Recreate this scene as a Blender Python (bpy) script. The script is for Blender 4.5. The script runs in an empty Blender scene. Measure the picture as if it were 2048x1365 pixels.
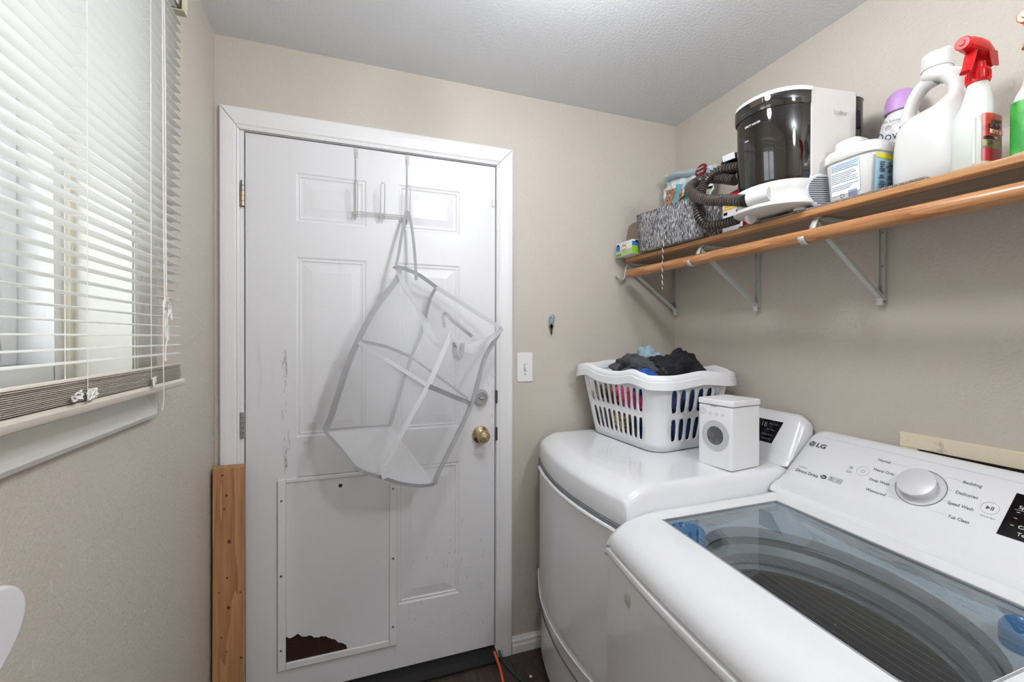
import bpy, bmesh, math, random
from mathutils import Vector, Matrix, noise

# ------------------------------------------------------------------ camera, world, light, exposure
SC = bpy.context.scene
COL = SC.collection
XL, XR, YB, YR, ZC = -0.455, 1.475, 1.7506, -1.55, 2.385     # room: left, right, back, rear, ceiling
CAM_Z = 1.3515

cam_d = bpy.data.cameras.new('camera')
cam_d.sensor_width = 36.0
cam_d.lens = 872.39 * 36.0 / 2048.0
cam_d.shift_y = -0.00176
cam_d.clip_start = 0.02
cam = bpy.data.objects.new('camera', cam_d)
COL.objects.link(cam)
_yaw, _pitch, _roll = 0.3436, -0.0054, 0.0024
_F = Vector((math.sin(_yaw) * math.cos(_pitch), math.cos(_yaw) * math.cos(_pitch), math.sin(_pitch)))
_R = Vector((math.cos(_yaw), -math.sin(_yaw), 0))
_U = _R.cross(_F)
_R2 = _R * math.cos(_roll) + _U * math.sin(_roll)
_U2 = -_R * math.sin(_roll) + _U * math.cos(_roll)
cam.matrix_world = Matrix(((_R2.x, _U2.x, -_F.x, 0), (_R2.y, _U2.y, -_F.y, 0), (_R2.z, _U2.z, -_F.z, CAM_Z), (0, 0, 0, 1)))
SC.camera = cam

world = bpy.data.worlds.new('overcast_sky')
SC.world = world
world.use_nodes = True
_bg = world.node_tree.nodes['Background']
_bg.inputs['Color'].default_value = (0.93, 0.97, 1.0, 1)
_bg.inputs['Strength'].default_value = 3.5

LAMP_STRENGTH = 47.0        # globe of the ceiling light over the washer
FILL_LAMP_STRENGTH = 84.0       # unseen globe added behind the viewer to fill the shadows

SC.view_settings.view_transform = 'Standard'
SC.view_settings.look = 'None'
SC.view_settings.gamma = 1.0
SC.view_settings.use_curve_mapping = False
SC.view_settings.exposure = 0.50
SC.cycles.use_denoising = True
SC.cycles.max_bounces = 7
SC.cycles.diffuse_bounces = 4
SC.cycles.use_adaptive_sampling = True
SC.cycles.adaptive_threshold = 0.07
SC.cycles.adaptive_min_samples = 16
SC.cycles.transparent_max_bounces = 12
SC.cycles.sample_clamp_indirect = 6.0

# ------------------------------------------------------------------ materials
def lin(c):
    return tuple(((x / 255) / 12.92 if x / 255 <= 0.04045 else ((x / 255 + 0.055) / 1.055) ** 2.4) for x in c)

MATS = {}
def mat(name, rgb, rough=0.5, metal=0.0, bump=None, var=None, stretch=(1, 1, 1), coat=0.0, emit=None, spec=None, sub=0.0):
    """rgb 0..255; bump=(scale, strength, distance); var=(scale, rgb2, lo, hi) noise mix to a second colour"""
    if name in MATS:
        return MATS[name]
    m = bpy.data.materials.new(name); m.use_nodes = True
    nt = m.node_tree; b = nt.nodes['Principled BSDF']
    b.inputs['Base Color'].default_value = (*lin(rgb), 1)
    b.inputs['Roughness'].default_value = rough
    b.inputs['Metallic'].default_value = metal
    if coat: b.inputs['Coat Weight'].default_value = coat; b.inputs['Coat Roughness'].default_value = 0.06
    if spec is not None: b.inputs['Specular IOR Level'].default_value = spec
    if emit: b.inputs['Emission Color'].default_value = (*lin(emit[0]), 1); b.inputs['Emission Strength'].default_value = emit[1]
    if bump or var:
        tc = nt.nodes.new('ShaderNodeTexCoord'); mp = nt.nodes.new('ShaderNodeMapping')
        mp.inputs['Scale'].default_value = stretch
        nt.links.new(tc.outputs['Object'], mp.inputs['Vector'])
    if bump:
        n = nt.nodes.new('ShaderNodeTexNoise'); n.inputs['Scale'].default_value = bump[0]; n.inputs['Detail'].default_value = 3
        n.inputs['Distortion'].default_value = 0.6
        bp = nt.nodes.new('ShaderNodeBump'); bp.inputs['Strength'].default_value = bump[1]; bp.inputs['Distance'].default_value = bump[2]
        nt.links.new(mp.outputs['Vector'], n.inputs['Vector']); nt.links.new(n.outputs['Fac'], bp.inputs['Height'])
        nt.links.new(bp.outputs['Normal'], b.inputs['Normal'])
    if var:
        n2 = nt.nodes.new('ShaderNodeTexNoise'); n2.inputs['Scale'].default_value = var[0]; n2.inputs['Detail'].default_value = 5
        n2.inputs['Roughness'].default_value = 0.65
        rp = nt.nodes.new('ShaderNodeValToRGB')
        rp.color_ramp.elements[0].position = var[2]; rp.color_ramp.elements[0].color = (*lin(rgb), 1)
        rp.color_ramp.elements[1].position = var[3]; rp.color_ramp.elements[1].color = (*lin(var[1]), 1)
        nt.links.new(mp.outputs['Vector'], n2.inputs['Vector']); nt.links.new(n2.outputs['Fac'], rp.inputs['Fac'])
        nt.links.new(rp.outputs['Color'], b.inputs['Base Color'])
    MATS[name] = m
    return m

def wood(name, rgb, rgb2, axis, scale, rough, knots=False, ring=9.0):
    """grain running along axis (0 x, 1 y, 2 z)"""
    m = bpy.data.materials.new(name); m.use_nodes = True
    nt = m.node_tree; b = nt.nodes['Principled BSDF']; b.inputs['Roughness'].default_value = rough
    tc = nt.nodes.new('ShaderNodeTexCoord'); mp = nt.nodes.new('ShaderNodeMapping')
    s = [scale] * 3; s[axis] = scale * 0.06
    mp.inputs['Scale'].default_value = s
    nt.links.new(tc.outputs['Object'], mp.inputs['Vector'])
    n = nt.nodes.new('ShaderNodeTexNoise'); n.inputs['Scale'].default_value = 1.0; n.inputs['Detail'].default_value = 2
    nt.links.new(mp.outputs['Vector'], n.inputs['Vector'])
    mu = nt.nodes.new('ShaderNodeMath'); mu.operation = 'MULTIPLY'; mu.inputs[1].default_value = ring
    fr = nt.nodes.new('ShaderNodeMath'); fr.operation = 'FRACT'
    nt.links.new(n.outputs['Fac'], mu.inputs[0]); nt.links.new(mu.outputs[0], fr.inputs[0])
    f2 = nt.nodes.new('ShaderNodeTexNoise'); f2.inputs['Scale'].default_value = 6.0; f2.inputs['Detail'].default_value = 4
    nt.links.new(mp.outputs['Vector'], f2.inputs['Vector'])
    ad = nt.nodes.new('ShaderNodeMath'); ad.operation = 'MULTIPLY_ADD'; ad.inputs[1].default_value = 0.55
    nt.links.new(fr.outputs[0], ad.inputs[0]); 
    m3 = nt.nodes.new('ShaderNodeMath'); m3.operation = 'MULTIPLY'; m3.inputs[1].default_value = 0.6
    nt.links.new(f2.outputs['Fac'], m3.inputs[0]); nt.links.new(m3.outputs[0], ad.inputs[2])
    rp = nt.nodes.new('ShaderNodeValToRGB')
    rp.color_ramp.elements[0].position = 0.15; rp.color_ramp.elements[0].color = (*lin(rgb), 1)
    rp.color_ramp.elements[1].position = 0.95; rp.color_ramp.elements[1].color = (*lin(rgb2), 1)
    nt.links.new(ad.outputs[0], rp.inputs['Fac'])
    nt.links.new(rp.outputs['Color'], b.inputs['Base Color'])
    bp = nt.nodes.new('ShaderNodeBump'); bp.inputs['Strength'].default_value = 0.15; bp.inputs['Distance'].default_value = 0.001
    nt.links.new(ad.outputs[0], bp.inputs['Height']); nt.links.new(bp.outputs['Normal'], b.inputs['Normal'])
    return m

def see_through(name, rgb, alpha, rough=0.05, gloss=True, tint=(255, 255, 255)):
    """thin sheet: transparent mixed with a surface, plus a Fresnel glaze"""
    m = bpy.data.materials.new(name); m.use_nodes = True
    nt = m.node_tree; nt.nodes.clear()
    out = nt.nodes.new('ShaderNodeOutputMaterial')
    tr = nt.nodes.new('ShaderNodeBsdfTransparent'); tr.inputs['Color'].default_value = (*lin(tint), 1)
    df = nt.nodes.new('ShaderNodeBsdfDiffuse'); df.inputs['Color'].default_value = (*lin(rgb), 1)
    mx = nt.nodes.new('ShaderNodeMixShader'); mx.inputs[0].default_value = alpha
    nt.links.new(tr.outputs[0], mx.inputs[1]); nt.links.new(df.outputs[0], mx.inputs[2])
    if gloss:
        gl = nt.nodes.new('ShaderNodeBsdfGlossy'); gl.inputs['Roughness'].default_value = rough
        ge = nt.nodes.new('ShaderNodeNewGeometry'); dp = nt.nodes.new('ShaderNodeVectorMath'); dp.operation = 'DOT_PRODUCT'
        nt.links.new(ge.outputs['Incoming'], dp.inputs[0]); nt.links.new(ge.outputs['Normal'], dp.inputs[1])
        def mth(op, *a):
            q = nt.nodes.new('ShaderNodeMath'); q.operation = op
            for i, x in enumerate(a):
                if isinstance(x, (int, float)): q.inputs[i].default_value = x
                else: nt.links.new(x, q.inputs[i])
            return q.outputs[0]
        # Schlick reflectance of a clear sheet, the same from both sides
        fres = mth('MULTIPLY_ADD', mth('POWER', mth('SUBTRACT', 1.0, mth('ABSOLUTE', dp.outputs['Value'])), 5.0), 0.90, 0.10)
        m2 = nt.nodes.new('ShaderNodeMixShader')
        nt.links.new(fres, m2.inputs[0]); nt.links.new(mx.outputs[0], m2.inputs[1]); nt.links.new(gl.outputs[0], m2.inputs[2])
        nt.links.new(m2.outputs[0], out.inputs[0])
    else:
        nt.links.new(mx.outputs[0], out.inputs[0])
    return m

WALL = mat('taupe_wall_paint', (196, 188, 176), 0.55, bump=(95, 0.5, 0.003), var=(1.6, (201, 193, 182), 0.4, 0.7))
CEIL = mat('white_textured_ceiling', (228, 230, 232), 0.8, bump=(110, 0.5, 0.003))
TRIMW = mat('white_trim_paint', (232, 232, 232), 0.38, bump=(40, 0.06, 0.001))
DOORW = mat('white_door_paint', (226, 226, 228), 0.36, bump=(14, 0.10, 0.001), stretch=(6, 6, 0.6), var=(5, (206, 206, 208), 0.62, 0.85))
VINYL = mat('white_vinyl', (236, 237, 238), 0.35)
SLATM = mat('off_white_slat', (222, 221, 216), 0.42)
DUSTY = mat('aged_cream_plastic', (205, 196, 182), 0.5)
CREAM = mat('cream_painted_metal', (196, 188, 165), 0.5)
CORDW = mat('white_cord', (232, 229, 222), 0.7)
APPL = mat('appliance_white_enamel', (236, 237, 240), 0.16, coat=0.3)
APPL2 = mat('appliance_white_plastic', (234, 235, 237), 0.24, coat=0.15)
GAPM = mat('dark_gap', (40, 40, 42), 0.6)
BLACK = mat('black_plastic', (16, 16, 17), 0.25)
BLACKG = mat('black_display_glass', (12, 12, 14), 0.12)
GREYP = mat('grey_print', (120, 122, 126), 0.5)
DKPRINT = mat('dark_grey_print', (72, 74, 78), 0.5)
LTPRINT = mat('pale_grey_print', (186, 188, 192), 0.5)
WPRINT = mat('white_print', (225, 225, 225), 0.5)
STEEL = mat('brushed_steel', (150, 152, 154), 0.32, 1.0)
CHROME = mat('satin_chrome', (200, 200, 202), 0.2, 1.0)
BRASS = mat('worn_brass', (190, 168, 138), 0.35, 1.0)
WHITEP = mat('white_plastic', (232, 232, 232), 0.32)
WIREW = mat('white_coated_wire', (196, 195, 192), 0.3)
BRKM = mat('grey_painted_bracket', (196, 198, 192), 0.42)
SHELFW = wood('orange_stained_pine', (168, 114, 66), (198, 148, 96), 1, 26, 0.36)
ROD = wood('varnished_fir_rod', (148, 94, 52), (200, 146, 98), 1, 30, 0.28, ring=7)
PINE = wood('raw_pine', (202, 154, 108), (156, 106, 68), 2, 20, 0.65, ring=6)
PLANKM = wood('dark_vinyl_plank', (78, 64, 56), (46, 38, 34), 1, 40, 0.42)
GLASSM = see_through('window_glass', (255, 255, 255), 0.0)
LIDG = see_through('tinted_lid_glass', (120, 130, 136), 0.06, 0.02, tint=(216, 224, 228))
SMOKE = see_through('smoked_tank_plastic', (24, 20, 18), 0.5, 0.05, tint=(122, 106, 96))
MESHF = see_through('white_mesh_fabric', (225, 226, 228), 0.25, gloss=False)
MESHB = mat('white_nylon_band', (222, 223, 225), 0.6)
BIND = mat('grey_binding_tape', (156, 157, 160), 0.7)

# ------------------------------------------------------------------ mesh helpers
class MB:
    def __init__(s): s.v = []; s.f = []
    def add(s, vs, fs):
        o = len(s.v); s.v += [tuple(p) for p in vs]; s.f += [tuple(i + o for i in f) for f in fs]; return s
    def box(s, a, b):
        x0, y0, z0 = a; x1, y1, z1 = b
        x0, x1 = min(x0, x1), max(x0, x1); y0, y1 = min(y0, y1), max(y0, y1); z0, z1 = min(z0, z1), max(z0, z1)
        return s.add([(x0, y0, z0), (x1, y0, z0), (x1, y1, z0), (x0, y1, z0), (x0, y0, z1), (x1, y0, z1), (x1, y1, z1), (x0, y1, z1)],
                     [(0, 3, 2, 1), (4, 5, 6, 7), (0, 1, 5, 4), (1, 2, 6, 5), (2, 3, 7, 6), (3, 0, 4, 7)])
    def obox(s, c, ax, ay, az):
        """oriented box: centre and three half-axis vectors"""
        c, ax, ay, az = Vector(c), Vector(ax), Vector(ay), Vector(az)
        vs = [c + ax * i + ay * j + az * k for k in (-1, 1) for j in (-1, 1) for i in (-1, 1)]
        return s.add(vs, [(0, 2, 3, 1), (4, 5, 7, 6), (0, 1, 5, 4), (1, 3, 7, 5), (3, 2, 6, 7), (2, 0, 4, 6)])
    def prism(s, pts, vec):
        """closed polygon of 3D points extruded by vec"""
        n = len(pts); v = Vector(vec); a = [Vector(p) for p in pts]
        return s.add(a + [p + v for p in a], [tuple(range(n))[::-1], tuple(range(n, 2 * n))] + [(i, (i + 1) % n, n + (i + 1) % n, n + i) for i in range(n)])
    def grid(s, P, close_u=False, close_v=False):
        nu, nv = len(P), len(P[0]); vs = [p for r in P for p in r]; fs = []
        for i in range(nu if close_u else nu - 1):
            for j in range(nv if close_v else nv - 1):
                a, b = i % nu, (i + 1) % nu; c, d = j % nv, (j + 1) % nv
                fs.append((a * nv + c, b * nv + c, b * nv + d, a * nv + d))
        return s.add(vs, fs)
    def tube(s, path, r, n=8, closed=False, caps=True, flat=1.0, up=None):
        P = [Vector(p) for p in path]; m = len(P)
        rs = r if isinstance(r, (list, tuple)) else [r] * m
        T = []
        for i in range(m):
            a = P[(i - 1) % m] if (closed or i > 0) else P[0]; b = P[(i + 1) % m] if (closed or i < m - 1) else P[-1]
            t = b - a; T.append(t.normalized() if t.length > 1e-9 else Vector((0, 0, 1)))
        ref = Vector(up) if up else (Vector((0, 0, 1)) if abs(T[0].z) < 0.9 else Vector((1, 0, 0)))
        nrm = (ref - T[0] * ref.dot(T[0])).normalized(); rows = []
        for i in range(m):
            if up: nrm = Vector(up) - T[i] * Vector(up).dot(T[i])
            else: nrm = nrm - T[i] * nrm.dot(T[i])
            nrm = nrm.normalized() if nrm.length > 1e-6 else Vector((1, 0, 0)); bi = T[i].cross(nrm)
            rows.append([P[i] + nrm * (rs[i] * flat * math.cos(2 * math.pi * k / n)) + bi * (rs[i] * math.sin(2 * math.pi * k / n)) for k in range(n)])
        o = len(s.v); s.grid(rows, closed, True)
        if caps and not closed:
            s.f.append(tuple(o + k for k in range(n))); s.f.append(tuple(o + (m - 1) * n + k for k in range(n))[::-1])
        return s
    def lathe(s, prof, c, n=24, ax=(1, 0, 0), ay=(0, 1, 0), az=(0, 0, 1), sx=1, sy=1, cap=True):
        c, ax, ay, az = Vector(c), Vector(ax), Vector(ay), Vector(az)
        rows = [[c + ax * (r * sx * math.cos(2 * math.pi * k / n)) + ay * (r * sy * math.sin(2 * math.pi * k / n)) + az * h for k in range(n)] for r, h in prof]
        o = len(s.v); s.grid(rows, False, True)
        if cap:
            s.f.append(tuple(o + k for k in range(n))[::-1]); s.f.append(tuple(o + (len(prof) - 1) * n + k for k in range(n)))
        return s
    def map(s, fn):
        s.v = [tuple(fn(*p)) for p in s.v]; return s

OFF = {}
def setp(o, label=None, cat=None, group=None, kind=None):
    if label: o['label'] = label
    if cat: o['category'] = cat
    if group: o['group'] = group
    if kind: o['kind'] = kind
    return o

def empty(name, loc, label=None, cat=None, group=None, kind=None):
    o = bpy.data.objects.new(name, None); COL.objects.link(o); o.location = loc; o.empty_display_size = 0.05
    OFF[o.name] = Vector(loc)
    return setp(o, label, cat, group, kind)

def obj(name, mb, m, parent=None, smooth=True, bevel=0, solid=0, sub=0, label=None, cat=None, group=None, kind=None, angle=35, origin=None, seg=2):
    if parent is not None: off = OFF[parent.name]
    elif origin is not None: off = Vector(origin)
    else:
        xs = [p[0] for p in mb.v]; ys = [p[1] for p in mb.v]; zs = [p[2] for p in mb.v]
        off = Vector(((min(xs) + max(xs)) / 2, (min(ys) + max(ys)) / 2, min(zs)))
    me = bpy.data.meshes.new(name)
    me.from_pydata([(p[0] - off.x, p[1] - off.y, p[2] - off.z) for p in mb.v], [], mb.f)
    bm = bmesh.new(); bm.from_mesh(me); bmesh.ops.remove_doubles(bm, verts=bm.verts, dist=1e-6)
    bmesh.ops.recalc_face_normals(bm, faces=bm.faces); bm.to_mesh(me); bm.free()
    for mm in (m if isinstance(m, (list, tuple)) else [m]): me.materials.append(mm)
    if smooth:
        me.shade_smooth(); me.set_sharp_from_angle(angle=math.radians(angle))
    o = bpy.data.objects.new(name, me); COL.objects.link(o)
    if parent is not None: o.parent = parent
    else: o.location = off
    OFF[o.name] = off
    if solid:
        md = o.modifiers.new('solid', 'SOLIDIFY'); md.thickness = solid; md.offset = 0
    if bevel:
        md = o.modifiers.new('bevel', 'BEVEL'); md.width = bevel; md.segments = seg; md.limit_method = 'ANGLE'; md.angle_limit = math.radians(40)
        md.harden_normals = True
    if sub:
        md = o.modifiers.new('sub', 'SUBSURF'); md.levels = sub; md.render_levels = sub
    return setp(o, label, cat, group, kind)

def smooth_path(pts, n=6, closed=False):
    P = [Vector(p) for p in pts]; m = len(P); out = []
    for i in range(m if closed else m - 1):
        g = lambda k: P[k % m] if closed else P[max(0, min(m - 1, k))]
        p0, p1, p2, p3 = g(i - 1), g(i), g(i + 1), g(i + 2)
        for j in range(n):
            t = j / n
            out.append(0.5 * ((2 * p1) + (p2 - p0) * t + (2 * p0 - 5 * p1 + 4 * p2 - p3) * t * t + (3 * p1 - p0 - 3 * p2 + p3) * t ** 3))
    if not closed: out.append(P[-1])
    return out

def at_path(P, t):
    L = [0]
    for a, b in zip(P, P[1:]): L.append(L[-1] + (b - a).length)
    d = t * L[-1]
    for i in range(len(P) - 1):
        if d <= L[i + 1] + 1e-9:
            k = (d - L[i]) / max(1e-9, L[i + 1] - L[i]); return P[i].lerp(P[i + 1], k)
    return P[-1].copy()

def text_mb(body, size, origin, xd, yd, align='LEFT', depth=0.0004, width=None, bold=0.0):
    """raised lettering: baseline starts at origin, runs along xd, letters stand along yd"""
    cu = bpy.data.curves.new('lettering', 'FONT'); cu.body = body; cu.size = size; cu.align_x = align; cu.extrude = depth; cu.resolution_u = 3
    cu.offset = bold
    t = bpy.data.objects.new('lettering_tmp', cu); COL.objects.link(t)
    dg = bpy.context.evaluated_depsgraph_get(); dg.update()
    me = bpy.data.meshes.new_from_object(t.evaluated_get(dg))
    xd, yd, o = Vector(xd).normalized(), Vector(yd).normalized(), Vector(origin); zd = xd.cross(yd)
    vs = [v.co.copy() for v in me.vertices]; sx = 1.0
    if width and vs:
        w = max(v.x for v in vs) - min(v.x for v in vs); sx = width / w if w > 0 else 1
    mb = MB(); mb.add([o + xd * (v.x * sx) + yd * v.y + zd * (v.z + depth * 0.5) for v in vs], [tuple(p.vertices) for p in me.polygons])
    bpy.data.objects.remove(t); bpy.data.curves.remove(cu); bpy.data.meshes.remove(me)
    return mb

def lettering(body, size, origin, xd, yd, m, parent, **k):
    return obj('lettering', text_mb(body, size, origin, xd, yd, **k), m, parent, smooth=False)

def struct(name, mb, m, **k):
    return obj(name, mb, m, kind='structure', **k)

# ------------------------------------------------------------------ room shell
T = 0.14
# floor with long vinyl planks
fl = empty('floor', (0.5, 0.2, 0), 'dark brown wood look vinyl plank floor', 'floor', kind='structure')
obj('subfloor', MB().box((XL - 0.25, YR - T, -0.06), (XR + 0.25, YB + 0.4, -0.006)), GAPM, fl, smooth=False)
pw = 0.152; x = XL; k = 0
random.seed(3)
while x < XR - 0.01:
    x1 = min(x + pw, XR)
    cuts = [YR] + sorted(YR + ((0.37 * k) % 1.1) + 1.22 * j for j in range(3)) + [YB]
    cuts = [c for i, c in enumerate(cuts) if i == 0 or c - cuts[i - 1] > 0.08]
    cuts[-1] = YB
    for a, b in zip(cuts, cuts[1:]):
        obj('plank', MB().box((x + 0.0006, a + 0.0006, -0.006), (x1 - 0.0006, b - 0.0006, random.uniform(-0.0004, 0.0))), PLANKM, fl, smooth=False)
    x = x1; k += 1

struct('ceiling', MB().box((XL - 0.25, YR - T, ZC), (XR + T, YB + T, ZC + 0.1)), CEIL, smooth=False, label='pale grey textured ceiling sloping away overhead', cat='ceiling')
# back wall with the door opening
DX0, DX1, DZ0, DZ1 = -0.364, 0.550, 0.051, 2.0635
b = MB()
b.box((XL - 0.25, YB, 0), (DX0 - 0.02, YB + T, ZC)); b.box((DX1 + 0.012, YB, 0), (XR + T, YB + T, ZC)); b.box((DX0 - 0.02, YB, DZ1 + 0.012), (DX1 + 0.012, YB + T, ZC))
struct('wall_back', b, WALL, smooth=False, label='taupe textured wall around the white door', cat='wall')
# left wall with the window opening
WY0, WY1, WZ0, WZ1 = 0.10, 1.165, 1.245, 2.10
b = MB()
b.box((XL - 0.2, YR, 0), (XL, YB, WZ0)); b.box((XL - 0.2, YR, WZ1), (XL, YB, ZC))
b.box((XL - 0.2, YR, WZ0), (XL, WY0, WZ1)); b.box((XL - 0.2, WY1, WZ0), (XL, YB, WZ1))
struct('wall_left', b, WALL, smooth=False, label='taupe textured wall holding the window with blinds', cat='wall')
# right wall with the hookup recess
RY0, RY1, RZ0, RZ1 = 0.36, 0.757, 0.78, 1.043
b = MB()
b.box((XR, YR, 0), (XR + T, YB, RZ0)); b.box((XR, YR, RZ1), (XR + T, YB, ZC)); b.box((XR, YR, RZ0), (XR + T, RY0, RZ1)); b.box((XR, RY1, RZ0), (XR + T, YB, RZ1))
struct('wall_right', b, WALL, smooth=False, label='taupe textured wall behind the shelf and the two machines', cat='wall')
struct('wall_rear', MB().box((XL - 0.25, YR - T, 0), (XR + T, YR, ZC)), WALL, smooth=False, label='taupe wall closing the room behind the viewer', cat='wall')

# corner bead where the left and back walls meet
# baseboard
bb = MB()
prof = [(0, 0), (0.014, 0), (0.014, 0.032), (0.011, 0.04), (0.011, 0.052), (0.006, 0.06), (0.004, 0.067), (0, 0.067)]
bb.prism([(0.626, YB - d, z) for d, z in prof], (XR - 0.626, 0, 0))
struct('baseboard_back', bb, TRIMW, smooth=False, label='white moulded baseboard right of the door casing', cat='baseboard')
bb = MB(); bb.prism([(XL + d, YR, z) for d, z in prof], (0, 1.655 - YR, 0))
struct('baseboard_left', bb, TRIMW, smooth=False, label='white moulded baseboard along the window wall', cat='baseboard')

# door casing (three mitred boards) and jamb
tr = empty('trim_1', (0.09, YB, 0), 'white moulded casing around the door with mitred corners', 'trim', kind='structure')
ci_l, ci_r, ci_t = DX0 - 0.016, DX1 + 0.005, DZ1 + 0.006
co_l, co_r, co_t = DX0 - 0.0745, DX1 + 0.0745, DZ1 + 0.0785
cprof = [(0.0, 0.0), (0.0, 0.009), (0.10, 0.011), (0.16, 0.008), (0.24, 0.012), (0.70, 0.0155), (0.93, 0.0155), (1.0, 0.012), (1.0, 0.0)]
rows_l, rows_t0, rows_t1, rows_r = [], [], [], []
A = [(ci_l + (co_l - ci_l) * w, YB - d, ci_t + (co_t - ci_t) * w) for w, d in cprof]
Bq = [(ci_r + (co_r - ci_r) * w, YB - d, ci_t + (co_t - ci_t) * w) for w, d in cprof]
def between(P, Q):
    n = len(P); return MB().add(list(P) + list(Q), [tuple(range(n))[::-1], tuple(range(n, 2 * n))] + [(i, (i + 1) % n, n + (i + 1) % n, n + i) for i in range(n)])
g = 0.0006
obj('casing_board', between([(p[0], p[1], 0.0) for p in A], [(p[0] - g, p[1], p[2] - g) for p in A]), TRIMW, tr, smooth=False)
obj('casing_board', between([(p[0] + g, p[1], p[2] + g) for p in A], [(p[0] - g, p[1], p[2] + g) for p in Bq]), TRIMW, tr, smooth=False)
obj('casing_board', between([(p[0], p[1], 0.0) for p in Bq], [(p[0] + g, p[1], p[2] - g) for p in Bq]), TRIMW, tr, smooth=False)
jb = MB()
jb.box((DX0 - 0.02, YB + 0.001, 0.03), (DX0 - 0.004, YB + T, DZ1 + 0.012)); jb.box((DX1 + 0.0035, YB + 0.001, 0.03), (DX1 + 0.012, YB + T, DZ1 + 0.012))
jb.box((DX0 - 0.004, YB + 0.001, DZ1 + 0.0045), (DX1 + 0.0035, YB + T, DZ1 + 0.012))
obj('jamb', jb, TRIMW, tr, smooth=False)
jb = MB().box((DX0 - 0.004, YB + 0.048, 0.03), (DX0 + 0.01, YB + 0.07, DZ1)); jb.box((DX1 - 0.01, YB + 0.048, 0.03), (DX1 + 0.0035, YB + 0.07, DZ1)); jb.box((DX0, YB + 0.048, DZ1 - 0.008), (DX1, YB + 0.07, DZ1 + 0.0045))
obj('weather_strip', jb, GAPM, tr, smooth=False)
for z in (1.10, 0.945):
    obj('strike_plate', MB().box((DX1 + 0.002, YB - 0.012, z - 0.028), (DX1 + 0.0095, YB - 0.004, z + 0.028)), mat('tarnished_strike', (88, 86, 84), 0.45, 0.8), tr, bevel=0.002)
th = mat('black_threshold', (14, 13, 12), 0.75, bump=(60, 0.2, 0.001))
b = MB(); b.prism([(DX0 - 0.02, y, z) for y, z in ((YB - 0.04, 0), (YB - 0.04, 0.01), (YB - 0.02, 0.03), (YB + 0.05, 0.046), (YB + 0.12, 0.046), (YB + 0.12, 0))], (DX1 - DX0 + 0.025, 0, 0))
struct('trim_2', b, th, smooth=False, label='black scuffed metal threshold under the white door', cat='threshold')

# ------------------------------------------------------------------ door
dr = empty('door_1', (0.09, YB, DZ0), 'white six panel exterior door with scuffs and a framed pet door', 'door', kind='structure')
DY = YB + 0.0015
xc = [DX0, -0.204, 0.0375, 0.156, 0.399, DX1]
zc = [DZ0, 0.300, 0.842, 0.985, 1.640, 1.768, 1.944, DZ1]
sl = MB()
panels = {(1, 1), (3, 1), (1, 3), (3, 3), (1, 5), (3, 5)}
for i in range(5):
    for j in range(7):
        x0, x1, z0, z1 = xc[i], xc[i + 1], zc[j], zc[j + 1]
        if (i, j) not in panels:
            sl.add([(x0, DY, z0), (x1, DY, z0), (x1, DY, z1), (x0, DY, z1)], [(0, 1, 2, 3)])
        else:
            steps = [(0, 0), (0.004, 0.0022), (0.009, 0.0030), (0.013, 0.0017), (0.017, 0.0040), (0.023, 0.0044), (0.050, 0.0014), (0.0525, 0.0009)]
            R = []
            for w, d in steps:
                R.append([(x0 + w, DY + d, z0 + w), (x1 - w, DY + d, z0 + w), (x1 - w, DY + d, z1 - w), (x0 + w, DY + d, z1 - w)])
            for P, Q in zip(R, R[1:]):
                sl.add(P + Q, [(k, (k + 1) % 4, 4 + (k + 1) % 4, 4 + k) for k in range(4)])
            sl.add(R[-1], [(0, 1, 2, 3)])
# edges and back
sl.add([(DX0, DY, DZ0), (DX1, DY, DZ0), (DX1, DY, DZ1), (DX0, DY, DZ1), (DX0, DY + 0.044, DZ0), (DX1, DY + 0.044, DZ0), (DX1, DY + 0.044, DZ1), (DX0, DY + 0.044, DZ1)],
       [(0, 4, 5, 1), (1, 5, 6, 2), (2, 6, 7, 3), (3, 7, 4, 0), (4, 7, 6, 5)])
obj('slab', sl, DOORW, dr, angle=8)
# scuff marks: thin dark streaks rubbed on the paint
scm = mat('door_scuff', (150, 148, 146), 0.7)
random.seed(11)
sc = MB()
for k in range(26):
    px = -0.24 + random.gauss(0, 0.006); pz = random.uniform(0.86, 1.28); l = random.uniform(0.01, 0.05)
    sc.obox((px, DY - 0.0002, pz), (random.uniform(0.0003, 0.0008), 0, 0), (0, 0.0002, 0), (random.uniform(-0.003, 0.003), 0, l / 2))
for k in range(34):
    px = random.uniform(0.2, 0.53); pz = random.uniform(0.12, 0.6); l = random.uniform(0.004, 0.018)
    sc.obox((px, DY - 0.0002, pz), (random.uniform(0.0003, 0.0007), 0, 0), (0, 0.0002, 0), (random.uniform(-0.006, 0.006), 0, l / 2))
for k in range(14):
    px = random.uniform(0.515, 0.548); pz = random.uniform(0.7, 1.2); l = random.uniform(0.004, 0.02)
    sc.obox((px, DY - 0.0002, pz), (random.uniform(0.0003, 0.0007), 0, 0), (0, 0.0002, 0), (random.uniform(-0.006, 0.006), 0, l / 2))
o = obj('scuff_marks', sc, scm, dr, smooth=False); o['kind'] = 'stuff'
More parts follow.
